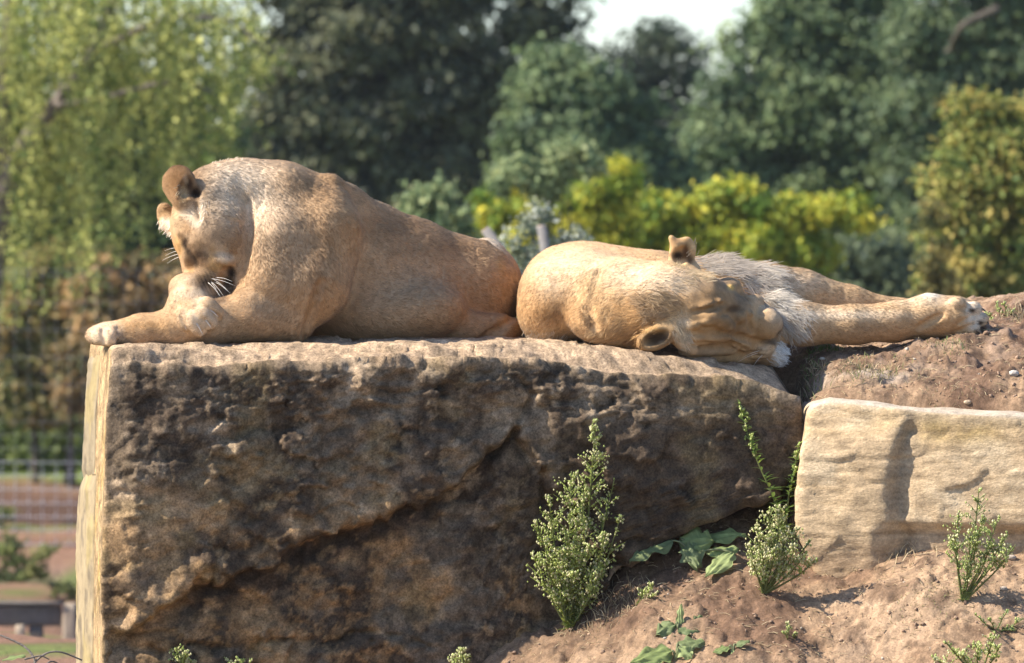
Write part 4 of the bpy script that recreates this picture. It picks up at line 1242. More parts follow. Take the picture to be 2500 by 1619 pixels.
locks('mane', MV, MN, MC, lion, [
    (1470, 770, 0, (50, 90, 60), 500, .030, (-.5, 0, -.8), .06, None, 10, .12), (1530, 720, 0, (80, 90, 50), 800, .034, (-.95, 0, -.25), .04, None, 12, .14), (1440, 720, 0, (50, 90, 50), 300, .026, (-.7, 0, -.6), .04, None, 10, .1),
    (1560, 775, 0, (50, 80, 30), 420, .034, (-.9, 0, -.3), .05, None, 12, .16), (1545, 820, 0, (70, 80, 26), 460, .034, (-.8, 0, -.45), .04, None, 11, .15),
    (1620, 685, 0, (60, 70, 26), 500, .036, (.9, 0, .15), .04, None, 12, .14), (1690, 672, 0, (36, 60, 18), 260, .040, (.95, -.1, -.1), .05, GOLD, 11, .2),
    (1600, 728, 0, (50, 60, 14), 260, .040, (.7, -.2, -.35), .06, (0.42, 0.30, 0.18), 11, .25), (1565, 735, 0, (30, 60, 14), 140, .036, (-.9, -.2, .25), .03, (0.36, 0.25, 0.15), 10, .3), (1600, 760, 0, (36, 60, 20), 200, .030, (-.5, -.3, -.3), .06, (0.34, 0.24, 0.15), 10, .3),
    (1662, 790, 0, (12, 60, 34), 260, .032, (.5, -.1, -.85), .05, (0.64, 0.50, 0.33), 11, .12), (1676, 828, 0, (14, 50, 16), 110, .026, (.9, 0, -.4), .02, (0.68, 0.56, 0.40), 9, .12),
    (1575, 808, 0, (30, 50, 6), 40, .012, (.2, -.2, .7), .02, (0.54, 0.37, 0.19), 8, .4),
    (1660, 652, 0, (22, 40, 8), 70, .014, (.1, -.2, 1), .0, (0.60, 0.46, 0.27), 7, .3), (1692, 606, 0, (8, 40, 20), 40, .012, (.5, 0, .8), .0, GOLD, 6, .35),
    (1740, 645, .40, (60, 120, 24), 520, .060, (.97, 0, .14), .05, SILVER, 12, .22), (1790, 655, .40, (60, 120, 20), 440, .065, (1, 0, .06), .05, (0.46, 0.40, 0.34), 12, .22),
    (1860, 672, .40, (50, 120, 30), 460, .055, (1, 0, -.12), .05, (0.56, 0.50, 0.43), 12, .2), (1895, 730, .36, (40, 120, 50), 620, .060, (.8, 0, -.6), .04, (0.62, 0.56, 0.48), 12, .18),
    (1935, 785, .36, (36, 120, 36), 620, .045, (.7, 0, -.75), .03, (0.58, 0.52, 0.45), 11, .18), (1840, 700, .40, (30, 120, 30), 260, .065, (.9, 0, -.4), .05, (0.45, 0.39, 0.335), 12, .2),
    (1905, 870, 0, (18, 60, 30), 260, .020, (.8, 0, -.5), .02, (0.84, 0.81, 0.77), 9, .4), (1330, 826, 0, (70, 100, 16), 220, .026, (-.3, 0, -1), .03, PALE, 9, .18)], 23, fm)
for a, b in (((1850, 862), (1800, 885)), ((1856, 856), (1812, 874)), ((1862, 866), (1835, 900))):
    y0 = fm(a[0], a[1])
    whisker(lion, (a[0], a[1], y0 + .002), (b[0], b[1], y0 - .03), .003, .0006)
for a, b in (((2392, 754, .50), (2408, 762, .50)), ((2402, 784, .47), (2416, 792, .465)), ((2384, 808, .44), (2400, 818, .435))):
    claw(lion, a, b, .005, M_CLAW, .003)
# ------------------------------------------------------------------ weeds on the bank
def leaf_blade(root, d, L, wd, nrm, bend=0.25):
    """a narrow pointed leaf, folded slightly along its middle: 3 x 3 grid"""
    d = d / (np.linalg.norm(d) + 1e-9)
    sd = np.cross(d, nrm); sd /= np.linalg.norm(sd) + 1e-9
    n = np.cross(sd, d)
    ts = np.array([0, .3, .7, 1.0])
    ws = np.array([.35, 1, .75, .05]) * wd
    V = []
    for t, w in zip(ts, ws):
        c0 = root + d * L * t - np.array([0, 0, 1]) * bend * L * t * t
        V += [c0 - sd * w + n * w * .35, c0, c0 + sd * w + n * w * .35]
    F = []
    for i in range(3):
        F += [(3 * i, 3 * i + 3, 3 * i + 4, 3 * i + 1), (3 * i + 1, 3 * i + 4, 3 * i + 5, 3 * i + 2)]
    return np.array(V), np.array(F)

OCT_V = np.array([[1, 0, 0], [-1, 0, 0], [0, 1, 0], [0, -1, 0], [0, 0, 1.35], [0, 0, -1.2]], float)
OCT_F = np.array([[0, 2, 4], [2, 1, 4], [1, 3, 4], [3, 0, 4], [2, 0, 5], [1, 2, 5], [3, 1, 5], [0, 3, 5]])

def horseweed(base_px, label, stems, seed, group=None, depth=None):
    """stems: list of dicts: pts [(px, py)], leafy, head (number of side sprays), spray px"""
    rng = np.random.default_rng(seed)
    base = on_bank(*base_px) if depth is None else W(base_px[0], base_px[1], depth)
    root = thing('horseweed', label, 'weed', base, group)
    fol, heads = Bag(), Bag()
    Y0 = base[1]
    for st in stems:
        pts = np.array([W(p[0], p[1], Y0 + (p[2] if len(p) > 2 else 0)) for p in st['pts']])
        pts[0, 2] -= 0.015
        t = np.linspace(0, 1, 22)
        seg = np.linspace(0, 1, len(pts))
        C = np.stack([np.interp(t, seg, pts[:, k]) for k in range(3)], 1)
        for _ in range(3):
            C[1:-1] = (C[:-2] + 2 * C[1:-1] + C[2:]) / 4
        r0 = st.get('r', .0035)
        V, F = tube(C, np.linspace(r0, r0 * .4, len(C)), 6)
        obj('stem', mesh_np('stem', V, F, np.repeat(np.array([[0.17, 0.19, 0.065]]), len(V), 0)), M_WEED, root)
        gcol = np.array(st.get('col', (0.19, 0.235, 0.055))) * 1.55
        lo, hi = st.get('leaf_range', (0, 1))
        for k in range(st.get('leaves', 40)):
            tt = rng.uniform(lo, hi)
            p = np.array([np.interp(tt, t, C[:, a]) for a in range(3)])
            an = rng.uniform(0, 2 * math.pi)
            d = np.array([math.cos(an), math.sin(an), rng.uniform(.2, 1.0)])
            L = st.get('leaf_len', .03) * rng.uniform(.6, 1.2) * (1.1 - .5 * tt)
            V, F = leaf_blade(p, d, L, L * st.get('leaf_w', .11), np.array([0, 0, 1.0]), .25)
            fol.add(V, F, gcol * rng.uniform(.65, 1.35) * np.array([rng.uniform(.85, 1.2), 1, rng.uniform(.8, 1.1)]))
        h0, h1 = st.get('head_range', (.45, 1))
        for k in range(st.get('sprays', 20)):
            tt = rng.uniform(h0, h1)
            p = np.array([np.interp(tt, t, C[:, a]) for a in range(3)])
            an = rng.uniform(0, 2 * math.pi)
            env = st.get('spray', .05) * rng.uniform(.4, 1.1) * math.sin(math.pi * min(1, .15 + .85 * (tt - h0) / (h1 - h0 + 1e-6))) ** .6
            e = p + np.array([math.cos(an) * env, math.sin(an) * env, env * rng.uniform(.5, 1.1)])
            V, F = tube(np.array([p, (p + e) / 2 + [0, 0, .003], e]), [.0013, .001, .0007], 4, False)
            fol.add(V, F, gcol * rng.uniform(.8, 1.3))
            for j in range(st.get('buds', 7)):
                q = p + (e - p) * rng.uniform(.3, 1.05) + rng.normal(size=3) * env * .16
                sz = rng.uniform(.0018, .0042)
                m = rng.random()
                cc = np.array([0.66, 0.62, 0.36]) if m < st.get('pale', .4) else np.array([0.40, 0.46, 0.14])
                heads.add(OCT_V * sz + q, OCT_F, cc * rng.uniform(.75, 1.25))
            for j in range(2):
                q = p + (e - p) * rng.uniform(.1, .8)
                V, F = leaf_blade(q, e - p + rng.normal(size=3) * env * .6, .012 * rng.uniform(.6, 1.3), .0016, np.array([0, 0, 1.0]))
                fol.add(V, F, gcol * rng.uniform(.7, 1.4))
    if fol.n: obj('foliage', fol.mesh('foliage'), M_WEED, root, kind='stuff')
    if heads.n: obj('flower_heads', heads.mesh('flower_heads', False), M_WEED, root, kind='stuff')
    return root

def fan(base, tops, rngseed, **kw):
    """stems from one base to several tops, slightly bowed"""
    rng = np.random.default_rng(rngseed)
    out = []
    for tp in tops:
        mid = ((base[0] * .45 + tp[0] * .55) + rng.uniform(-8, 8) + .25 * (tp[0] - base[0]) * .3, (base[1] + tp[1]) / 2, rng.uniform(-.06, .0))
        d = dict(pts=[base, mid, (tp[0], tp[1], rng.uniform(-.14, -.03))])
        d.update(kw)
        if len(tp) > 2: d.update(tp[2])
        out.append(d)
    return out

GW = 'horseweeds rooted in the soil bank'
horseweed((1390, 1530), 'tall bushy horseweed against the dark boulder face', 
          fan((1390, 1530), [(1455, 1025, dict(sprays=70, buds=9, spray=.05, head_range=(.35, 1), leaves=60, r=.0042)), (1395, 1150, dict(sprays=55)), (1340, 1210), (1310, 1270), (1500, 1170, dict(sprays=26)),
              (1515, 1260, dict(sprays=18)), (1410, 1250), (1440, 1330), (1370, 1340), (1330, 1370), (1465, 1390), (1300, 1350), (1480, 1300), (1425, 1200), (1350, 1280), (1385, 1300), (1400, 1400), (1350, 1420), (1440, 1440)],
              5, sprays=24, buds=7, spray=.055, leaves=34, leaf_len=.034, leaf_w=.10, head_range=(.3, 1), pale=.42), 31, GW)
horseweed((1870, 1445), 'low bushy horseweed between the dark boulder and the pale block',
          fan((1865, 1440), [(1850, 1270), (1910, 1265), (1830, 1330), (1950, 1290), (1980, 1320), (1880, 1240, dict(sprays=30)), (1930, 1330), (1900, 1340), (1860, 1350), (1960, 1360), (1840, 1380), (1990, 1370), (1920, 1290), (1890, 1300), (1870, 1310), (1905, 1235), (1945, 1330)],
              6, sprays=19, buds=6, spray=.045, leaves=26, leaf_len=.022, leaf_w=.07, head_range=(.3, 1), pale=.62, col=(0.20, 0.24, 0.075)), 33, GW)
horseweed((1910, 1300), 'leafy horseweed with two forked stems in the shade of the boulder',
          [dict(pts=[(1915, 1300), (1890, 1215), (1850, 1130), (1825, 1060), (1803, 980)], leaves=130, leaf_len=.046, leaf_w=.12, sprays=34, spray=.018, head_range=(.55, 1), buds=6, pale=.15, col=(0.16, 0.235, 0.065)),
           dict(pts=[(1915, 1300), (1925, 1210), (1940, 1150), (1950, 1085)], leaves=100, leaf_len=.042, leaf_w=.12, sprays=14, spray=.013, head_range=(.6, 1), buds=5, pale=.15, col=(0.16, 0.235, 0.065)),
           dict(pts=[(1915, 1300), (1912, 1270), (1900, 1240)], leaves=50, leaf_len=.036, leaf_w=.12, sprays=10, spray=.02, pale=.8)], 35, GW, depth=0.02)
horseweed((2350, 1460), 'loose feathery horseweed in front of the pale block',
          fan((2350, 1460), [(2390, 1195), (2440, 1260), (2340, 1250), (2330, 1310), (2460, 1300), (2420, 1330), (2370, 1300), (2400, 1260), (2440, 1360), (2360, 1380), (2480, 1330)],
              7, sprays=20, buds=5, spray=.038, leaves=36, leaf_len=.026, leaf_w=.10, pale=.35, col=(0.16, 0.21, 0.075)), 37, GW)
horseweed((2400, 1640), 'pale green horseweed tops at the foot of the bank below the pale block',
          fan((2390, 1650), [(2430, 1545), (2310, 1570), (2350, 1600), (2440, 1580), (2390, 1570), (2280, 1610)], 8, sprays=16, buds=6, spray=.03, leaves=30, leaf_len=.02, pale=.3, col=(0.23, 0.27, 0.09)), 39, GW)
horseweed((1560, 1460), 'tiny horseweed sprig beside the tall bushy one',
          fan((1545, 1475), [(1590, 1425), (1570, 1440), (1600, 1450)], 9, sprays=9, buds=4, spray=.02, leaves=14, leaf_len=.014, pale=.5, r=.002), 41, GW)
horseweed((1122, 1650), 'small horseweed top at the low end of the soil bank', fan((1122, 1660), [(1125, 1580), (1110, 1600), (1140, 1600)], 10, sprays=14, buds=6, spray=.022, leaves=14, leaf_len=.014, pale=.5), 43, GW, depth=-0.12)
horseweed((440, 1680), 'small yellowish horseweed top below the boulder near its left corner', fan((445, 1690), [(432, 1580), (455, 1590), (470, 1610), (440, 1600)], 12, sprays=14, buds=7, spray=.025, leaves=16, leaf_len=.016, pale=.45), 45, GW, depth=-0.12)
horseweed((560, 1690), 'low horseweed top below the middle of the boulder face', fan((575, 1690), [(560, 1612), (590, 1608), (610, 1614)], 13, sprays=10, buds=6, spray=.025, leaves=12, leaf_len=.016, pale=.45), 47, GW, depth=-0.12)
horseweed((2420, 775), 'small weed sprouting on the crest of the bank beside the paw',
          fan((2445, 790), [(2430, 735), (2452, 738), (2405, 765), (2418, 780), (2470, 760)], 14, sprays=7, buds=4, spray=.018, leaves=16, leaf_len=.016, pale=.35, r=.0018, col=(0.20, 0.25, 0.10)), 49, GW, depth=0.75)
horseweed((1925, 1545), 'dark little weed on the open soil slope', fan((1925, 1560), [(1920, 1520), (1930, 1530), (1912, 1545), (1940, 1548)], 15, sprays=5, buds=3, spray=.012, leaves=26, leaf_len=.014, pale=.2, r=.0018, col=(0.09, 0.12, 0.05)), 51, GW)
horseweed((2440, 1535), 'sprawling dark green weed near the lower right of the bank', fan((2430, 1535), [(2380, 1500), (2460, 1490), (2500, 1510), (2410, 1510), (2480, 1540)], 16, sprays=5, buds=2, spray=.014, leaves=34, leaf_len=.022, pale=.1, r=.002, col=(0.10, 0.15, 0.06)), 53, GW)

# ------------------------------------------------------------------ burdock: broad ruffled leaves
def broad_leaf(stalk, tip, width, seed, up=(0, -.5, 1), fold=.25, col=(0.115, 0.19, 0.085)):
    rng = np.random.default_rng(seed)
    a, b = np.asarray(stalk), np.asarray(tip)
    d = b - a
    L = np.linalg.norm(d); d = d / L
    n = np.asarray(up, float); n = n - d * (n @ d); n /= np.linalg.norm(n)
    sd = np.cross(d, n)
    nu, nv = 17, 11
    V = np.zeros((nu, nv, 3)); C = np.zeros((nu, nv, 3))
    ph = rng.uniform(0, 6, 4)
    for i in range(nu):
        t = i / (nu - 1)
        hw = width * (math.sin(math.pi * min(1, t * .97 + .03) ** .75)) ** .7
        hw *= 1 + .16 * math.sin(t * 17 + ph[0]) * (t > .1)
        for j in range(nv):
            w = (j / (nv - 1)) * 2 - 1
            ww = hw * w * (1 + .08 * math.sin(t * 23 + ph[1] + (w > 0) * 2))
            z = -fold * width * abs(w) ** 1.4 * .5 + fold * width * .5 * math.sin(t * 12 + ph[2] + 3 * (w > 0)) * w * w + .12 * width * math.sin(9 * w + 7 * t + ph[3]) - .25 * L * t * t * fold
            V[i, j] = a + d * L * t + sd * ww + n * z
            vein = math.exp(-(w / .09) ** 2) + .5 * math.exp(-(((t * 6 + abs(w) * 1.6) % 1 - .5) / .12) ** 2)
            C[i, j] = np.array(col) * (1 + .35 * min(1, vein)) * rng.uniform(.85, 1.12)
    return V.reshape(-1, 3), grid_faces(nu, nv), C.reshape(-1, 3)

def burdock(label, base, leaves, seed, group='burdock rosettes on the bank', Y=None):
    p0 = on_bank(*base) if Y is None else W(base[0], base[1], Y)
    root = thing('burdock', label, 'plant', p0, group)
    for k, (a, b, w, kw) in enumerate(leaves):
        Y0 = p0[1]
        A, B = W(a[0], a[1], Y0 + a[2]), W(b[0], b[1], Y0 + b[2])
        V, F, C = broad_leaf(A, B, w / SC, seed + k, **kw)
        obj('leaf', mesh_np('leaf', V, F, C), M_WEED, root)
        c = p0 + np.array([0, 0, -.01])
        t = np.linspace(0, 1, 6)[:, None]
        P = c + (A - c) * t + np.array([0, 0, .015]) * np.sin(t * math.pi)
        V, F = tube(P, np.linspace(.004, .003, 6), 6)
        obj('stalk', mesh_np('stalk', V, F, np.repeat(np.array([[0.22, 0.24, 0.12]]), len(V), 0)), M_WEED, root)

G1, G2, G3 = dict(col=(0.165, 0.205, 0.09)), dict(col=(0.215, 0.27, 0.10)), dict(col=(0.30, 0.36, 0.15))
burdock('large ruffled burdock with spread leaves under the boulder overhang', (1690, 1350), [
    ((1640, 1320, 0), (1535, 1355, -.06), 26, dict(up=(-.2, -.5, 1), fold=.5, **G1)), ((1660, 1315, .02), (1740, 1315, -.02), 38, dict(up=(.1, -.9, .6), fold=.4, **G2)),
    ((1680, 1325, 0), (1700, 1375, -.08), 30, dict(up=(0, -1, .4), fold=.6, **G1)), ((1730, 1310, .03), (1818, 1295, 0), 26, dict(up=(.2, -.7, 1), fold=.5, **G2)),
    ((1725, 1350, -.02), (1800, 1330, -.04), 22, dict(up=(.2, -.6, 1), fold=.5, **G2)), ((1790, 1350, -.06), (1722, 1400, -.14), 24, dict(up=(0, -.8, 1), fold=.35, **G3))], 70, Y=.0)
burdock('wilted curled burdock on the open soil slope', (1655, 1530), [
    ((1650, 1525, 0), (1605, 1540, -.03), 26, dict(up=(-.3, -.9, .5), fold=.9, **G1)), ((1655, 1535, -.01), (1710, 1535, -.02), 22, dict(up=(.2, -.7, .9), fold=.8, **G1)),
    ((1658, 1530, 0), (1664, 1472, .01), 9, dict(up=(0, -1, .1), fold=.4, **G3)), ((1690, 1520, .02), (1712, 1500, .02), 10, dict(up=(.3, -.8, .8), fold=.8, **G1))], 90)
burdock('burdock with two rounded pale green leaves low on the slope', (1650, 1610), [
    ((1640, 1590, 0), (1540, 1612, -.05), 32, dict(up=(-.1, -.9, .8), fold=.35, **G2)), ((1655, 1570, .02), (1720, 1560, .02), 26, dict(up=(.1, -.6, 1), fold=.5, **G1)),
    ((1660, 1580, -.02), (1690, 1605, -.04), 20, dict(up=(.2, -.9, .7), fold=.4, **G3))], 110)
burdock('small burdock seedling near the bottom of the soil slope', (1790, 1590), [
    ((1780, 1580, 0), (1740, 1590, -.02), 13, dict(**G2)), ((1795, 1575, 0), (1830, 1562, 0), 12, dict(**G1)), ((1790, 1585, 0), (1800, 1610, -.03), 10, dict(**G3))], 130)

# ------------------------------------------------------------------ grass, straw, pebbles, clods
def blades(bag, centre_fn, n, L, w, cols, rng, lean=.6):
    for k in range(n):
        p = centre_fn()
        an = rng.uniform(0, 2 * math.pi)
        d = np.array([math.cos(an) * lean * rng.uniform(.2, 1.3), math.sin(an) * lean * rng.uniform(.2, 1.3), 1.0])
        d /= np.linalg.norm(d)
        ll = L * rng.uniform(.5, 1.2)
        sd = np.cross(d, rng.normal(size=3)); sd /= np.linalg.norm(sd)
        m = p + d * ll * .55
        e = p + d * ll + np.array([d[0], d[1], -.35]) * ll * .35
        V = np.array([p - sd * w, p + sd * w, m - sd * w * .8, m + sd * w * .8, e])
        bag.add(V, [np.array([[0, 1, 3, 2]]), np.array([[2, 3, 4]])], np.array(cols[rng.integers(len(cols))]) * rng.uniform(.75, 1.25))

GREENS = [(0.13, 0.19, 0.055), (0.10, 0.16, 0.045), (0.20, 0.23, 0.08)]
DRY = [(0.42, 0.33, 0.20), (0.50, 0.40, 0.25), (0.33, 0.25, 0.15), (0.24, 0.24, 0.10)]
def tuft(label, px, py, spread, n, L, cols, seed, w=.0013):
    rng = np.random.default_rng(seed)
    bag = Bag()
    c0 = on_bank(px, py)
    def cf():
        x, y = c0[0] + rng.normal() * spread[0] / SC, c0[1] + rng.normal() * spread[1]
        return np.array([x, y, float(bank_z(x, y)) - .003])
    blades(bag, cf, n, L, w, cols, rng)
    o = thing('grass_tuft', label, 'grass', c0, 'grass tufts on the bank')
    obj('blades', bag.mesh('blades', False), M_WEED, o, kind='stuff')
tuft('green grass tuft below the sleeping cat\'s chest', 2010, 852, (24, .03), 170, .026, GREENS, 201)
tuft('thin green grass under the outstretched paw', 2325, 850, (26, .04), 110, .022, GREENS + DRY[:2], 203)
tuft('dry yellow grass matted over the crumbling soil hollow', 2130, 905, (60, .06), 300, .030, DRY + GREENS[2:], 205)
tuft('small green tuft in the shaded gap behind the chin', 1985, 945, (14, .05), 80, .026, GREENS, 207)
tuft('green sprigs low in the gap between boulder and pale block', 1975, 905, (12, .04), 60, .022, GREENS, 209)
tuft('dry stalks lying on the crest of the bank', 2490, 775, (26, .06), 70, .05, DRY, 211)
tuft('tangled dry roots hanging beside the pale block\'s corner', 1965, 975, (22, .04), 120, .04, DRY[:3], 213, .0011)
tuft('short dry grass along the back of the pale block', 2290, 985, (80, .03), 160, .022, DRY, 215)
tuft('dead grass caught at the foot of the tall weed', 1490, 1490, (50, .06), 200, .04, DRY[:3], 217)
tuft('bent straw stalks lying under the pale block', 2210, 1372, (40, .03), 46, .05, DRY[:2], 219, .0016)
tuft('yellowed moss and grass on the open slope', 2260, 1450, (60, .05), 240, .014, DRY + GREENS[2:], 221)

rng = np.random.default_rng(301)
bag = Bag()
for k in range(1500):
    x, y = rng.uniform(-.1, 1.7), rng.uniform(-.65, .85)
    z = float(bank_z(x, y))
    an = rng.uniform(0, math.pi)
    L = rng.uniform(.012, .045)
    d = np.array([math.cos(an), math.sin(an), rng.uniform(-.1, .25)]) * L
    p = np.array([x, y, z + .002])
    V, F = tube(np.array([p - d / 2, p + [0, 0, rng.uniform(0, .006)], p + d / 2]), rng.uniform(.0006, .0011), 3, False)
    bag.add(V, F, np.array(DRY[rng.integers(3)]) * rng.uniform(.8, 1.35))
obj('straw_litter', bag.mesh('straw_litter'), M_STRAW, kind='stuff')
tag(bpy.data.objects['straw_litter'], 'scattered bits of straw on the soil', 'straw')

ico = None
def lump(seed, n_seg=7, n_ring=5):
    rng = np.random.default_rng(seed)
    V, F = [], []
    for i in range(n_ring + 1):
        th = math.pi * i / n_ring
        for j in range(n_seg):
            ph = 2 * math.pi * j / n_seg + .4 * i
            r = 1 + .22 * rng.normal() * (0 < i < n_ring)
            V.append([r * math.sin(th) * math.cos(ph), r * math.sin(th) * math.sin(ph), .75 * r * math.cos(th)])
    for i in range(n_ring):
        for j in range(n_seg):
            F.append((i * n_seg + j, (i + 1) * n_seg + j, (i + 1) * n_seg + (j + 1) % n_seg, i * n_seg + (j + 1) % n_seg))
    return np.array(V), np.array(F)
LUMPS = [lump(k, 5, 4) for k in range(8)]
bag = Bag()
for k in range(2700):
    x, y = rng.uniform(-.12, 1.72), rng.uniform(-.68, .95)
    z = float(bank_z(x, y))
    r = .0018 + .0075 * rng.random() ** 7
    V, F = LUMPS[k % 8]
    an = rng.uniform(0, 6.28)
    rot = np.array([[math.cos(an), -math.sin(an), 0], [math.sin(an), math.cos(an), 0], [0, 0, 1]])
    cc = np.array([0.31, 0.21, 0.148]) if rng.random() < .93 else np.array([0.44, 0.38, 0.32])
    bag.add((V * r * rng.uniform(.7, 1.3, 3)) @ rot + [x, y, z + r * .2], F, cc * rng.uniform(.75, 1.2))
obj('soil_crumbs', bag.mesh('soil_crumbs'), M_DIRT, kind='stuff')
tag(bpy.data.objects['soil_crumbs'], 'loose crumbs of dry soil on the bank', 'soil')

def pebble(label, px, py, r, seed, colr):
    p = on_bank(px, py)
    V, F = lump(seed, 14, 9)
    V = V / np.maximum(np.linalg.norm(V, axis=1)[:, None], .6)
    V = V * [1.5 * r, 1.1 * r, .9 * r] + p + [0, 0, r * .45]
    o = obj('pebble', mesh_np('pebble', V, F, np.repeat(np.array([colr]), len(V), 0)), M_DIRT)
    tag(o, label, 'pebble', 'pebbles lying on the bank')
pebble('smooth white pebble high on the bank above the pale block', 2475, 916, .0115, 401, (0.58, 0.52, 0.46))
pebble('small white pebble beside the green grass tuft', 2008, 878, .006, 402, (0.56, 0.50, 0.43))
pebble('tan pebble on the bank behind the pale block', 2362, 985, .008, 404, (0.52, 0.40, 0.28))
pebble('grey pebble on the lower slope below the pale block', 2470, 1365, .010, 406, (0.42, 0.35, 0.29))
pebble('grey stone on the slope under the pale block', 2450, 1440, .008, 407, (0.40, 0.34, 0.29))

# bare arching branch in the corner under the boulder
br = thing('bare_branch', 'bare arching bramble branch with one green leaf in front of the timber fence', 'branch', W(60, 1760, -.3))
for pts, r in (([(60, 1760), (95, 1630), (70, 1580), (0, 1550), (-60, 1530)], .0042), ([(70, 1760), (60, 1640), (110, 1592), (150, 1590), (200, 1612)], .0040), ([(60, 1610), (100, 1600), (120, 1610)], .003), ([(62, 1760), (90, 1640), (125, 1610), (150, 1625), (158, 1680)], .0032)):
    P = np.array([W(a, b, -.3 + .02 * i) for i, (a, b) in enumerate(pts)])
    t = np.linspace(0, 1, 20)
    C = np.stack([np.interp(t, np.linspace(0, 1, len(P)), P[:, k]) for k in range(3)], 1)
    for _ in range(4):
        C[1:-1] = (C[:-2] + 2 * C[1:-1] + C[2:]) / 4
    V, F = tube(C, np.linspace(r, r * .6, 20), 7)
    obj('twig', mesh_np('twig', V, F), M_PALE_BARK, br)
V, F, C = broad_leaf(W(62, 1600, -.29), W(5, 1608, -.31), 9 / SC, 140, fold=.3, col=(0.24, 0.30, 0.12))
obj('leaf', mesh_np('leaf', V, F, C), M_WEED, br)
# ------------------------------------------------------------------ trees and shrubs behind
def leaf_cloud(bag_pts, normals, sizes, cols, rng, aspect=.55):
    n = len(bag_pts)
    d = rng.normal(size=(n, 3)); d /= np.linalg.norm(d, axis=1)[:, None]
    nn = normals + .9 * rng.normal(size=(n, 3)); nn /= np.linalg.norm(nn, axis=1)[:, None]
    d = d - nn * (d * nn).sum(1)[:, None]; d /= np.linalg.norm(d, axis=1)[:, None] + 1e-9
    s = np.cross(nn, d)
    L, w = sizes[:, None], sizes[:, None] * aspect
    V = np.stack([bag_pts - d * L * .5, bag_pts + s * w * .5 + nn * L * .06, bag_pts + d * L * .5, bag_pts - s * w * .5 + nn * L * .06], 1).reshape(-1, 3)
    F = np.arange(n * 4).reshape(-1, 4)
    C = np.repeat(cols, 4, 0)
    return V, F, C

def limb(parent, pts, rad, mat=None, name='limb'):
    P = np.asarray(pts, float)
    t = np.linspace(0, 1, 14)
    C = np.stack([np.interp(t, np.linspace(0, 1, len(P)), P[:, k]) for k in range(3)], 1)
    for _ in range(3):
        C[1:-1] = (C[:-2] + 2 * C[1:-1] + C[2:]) / 4
    C = C + .02 * rad[0] / .1 * np.random.default_rng(int(abs(P[-1, 0] * 1000)) + 3).normal(size=C.shape) * np.linspace(0, 1, 14)[:, None]
    V, F = tube(C, np.linspace(rad[0], rad[1], 14), 9)
    return obj(name, mesh_np(name, V, F), mat or M_BARK, parent)

def tree(name, label, cat, Y, base, clumps, cols, count, leaf, seed, group, trunk_r=.18, mat=None, sub=.20, gaps=0.0, thick=.8, aspect=.55, n_limbs=5):
    """clumps (px, py, rx px, ry px[, dY]); cols: (main, light, dark) leaf colours"""
    rng = np.random.default_rng(seed)
    b = W(base[0], base[1], Y)
    b[2] = float(ground_height(np.array([b[0]]), np.array([Y]))[0]) - .05
    root = thing(name, label, cat, b, group)
    cl = []
    for c_ in clumps:
        dY = c_[4] if len(c_) > 4 else 0.0
        y = Y + dY
        cl.append((W(c_[0], c_[1], y), PXM(c_[2], y), PXM(c_[3], y)))
    wts = np.array([a * h for _, a, h in cl]); wts = wts / wts.sum()
    PT, NM, SZ, CO = [], [], [], []
    for (cp, rx, rz), w in zip(cl, wts):
        n = max(60, int(count * w))
        ry = thick * .5 * (rx + rz)
        nsub = max(6, int(4.2 * (rx * rz) / (sub * sub)))
        dirs = rng.normal(size=(nsub, 3)); dirs /= np.linalg.norm(dirs, axis=1)[:, None]
        dirs[:, 1] -= .25; dirs /= np.linalg.norm(dirs, axis=1)[:, None]
        rad = 1 - np.abs(rng.normal(size=nsub)) * .28
        rad = np.clip(rad * (1 + .16 * rng.normal(size=nsub)), .1, 1.3)
        sc = cp + dirs * np.array([rx, ry, rz]) * rad[:, None]
        tone = rng.normal(size=nsub)
        k = rng.integers(nsub, size=n)
        if gaps:
            keep = rng.random(nsub) > gaps
            k = np.where(keep[k], k, rng.choice(np.where(keep)[0], n))
        off = rng.normal(size=(n, 3)) * sub * .48 * np.array([1.1, 1, .8])
        PT.append(sc[k] + off)
        o2 = off / (np.linalg.norm(off, axis=1)[:, None] + 1e-6)
        NM.append(dirs[k] * .7 + o2 * .5 + [0, 0, .5])
        SZ.append(leaf * rng.uniform(.6, 1.35, n))
        m = np.clip(.5 + .28 * tone[k] + .22 * rng.normal(size=n), 0, 1)[:, None]
        c0 = np.where(m < .5, np.array(cols[2]) * (1 - 2 * m) + np.array(cols[0]) * 2 * m, np.array(cols[0]) * (2 - 2 * m) + np.array(cols[1]) * (2 * m - 1))
        CO.append(c0 * rng.uniform(.75, 1.25, n)[:, None])
    V, F, C = leaf_cloud(np.vstack(PT), np.vstack(NM), np.concatenate(SZ), np.vstack(CO), rng, aspect)
    obj('crown', mesh_np('crown', V, F, C, False), M_LEAF, root, kind='stuff')
    top = max(cl, key=lambda q: q[0][2])[0]
    fork = b + (np.array([top[0], top[1], top[2]]) - b) * .45
    limb(root, [b - [0, 0, .2], (b + fork) / 2 + [.05, 0, 0], fork], (trunk_r, trunk_r * .7), mat, 'trunk')
    order = sorted(range(len(cl)), key=lambda i: -wts[i])[:n_limbs]
    for i in order:
        tgt = cl[i][0]
        a = b + (fork - b) * rng.uniform(.6, 1)
        limb(root, [a, (a + tgt) / 2 + [0, 0, .12], tgt], (trunk_r * .5, trunk_r * .12), mat)
    return root

GT = 'trees closing the background'
GB = 'shrubs growing behind the boulder'
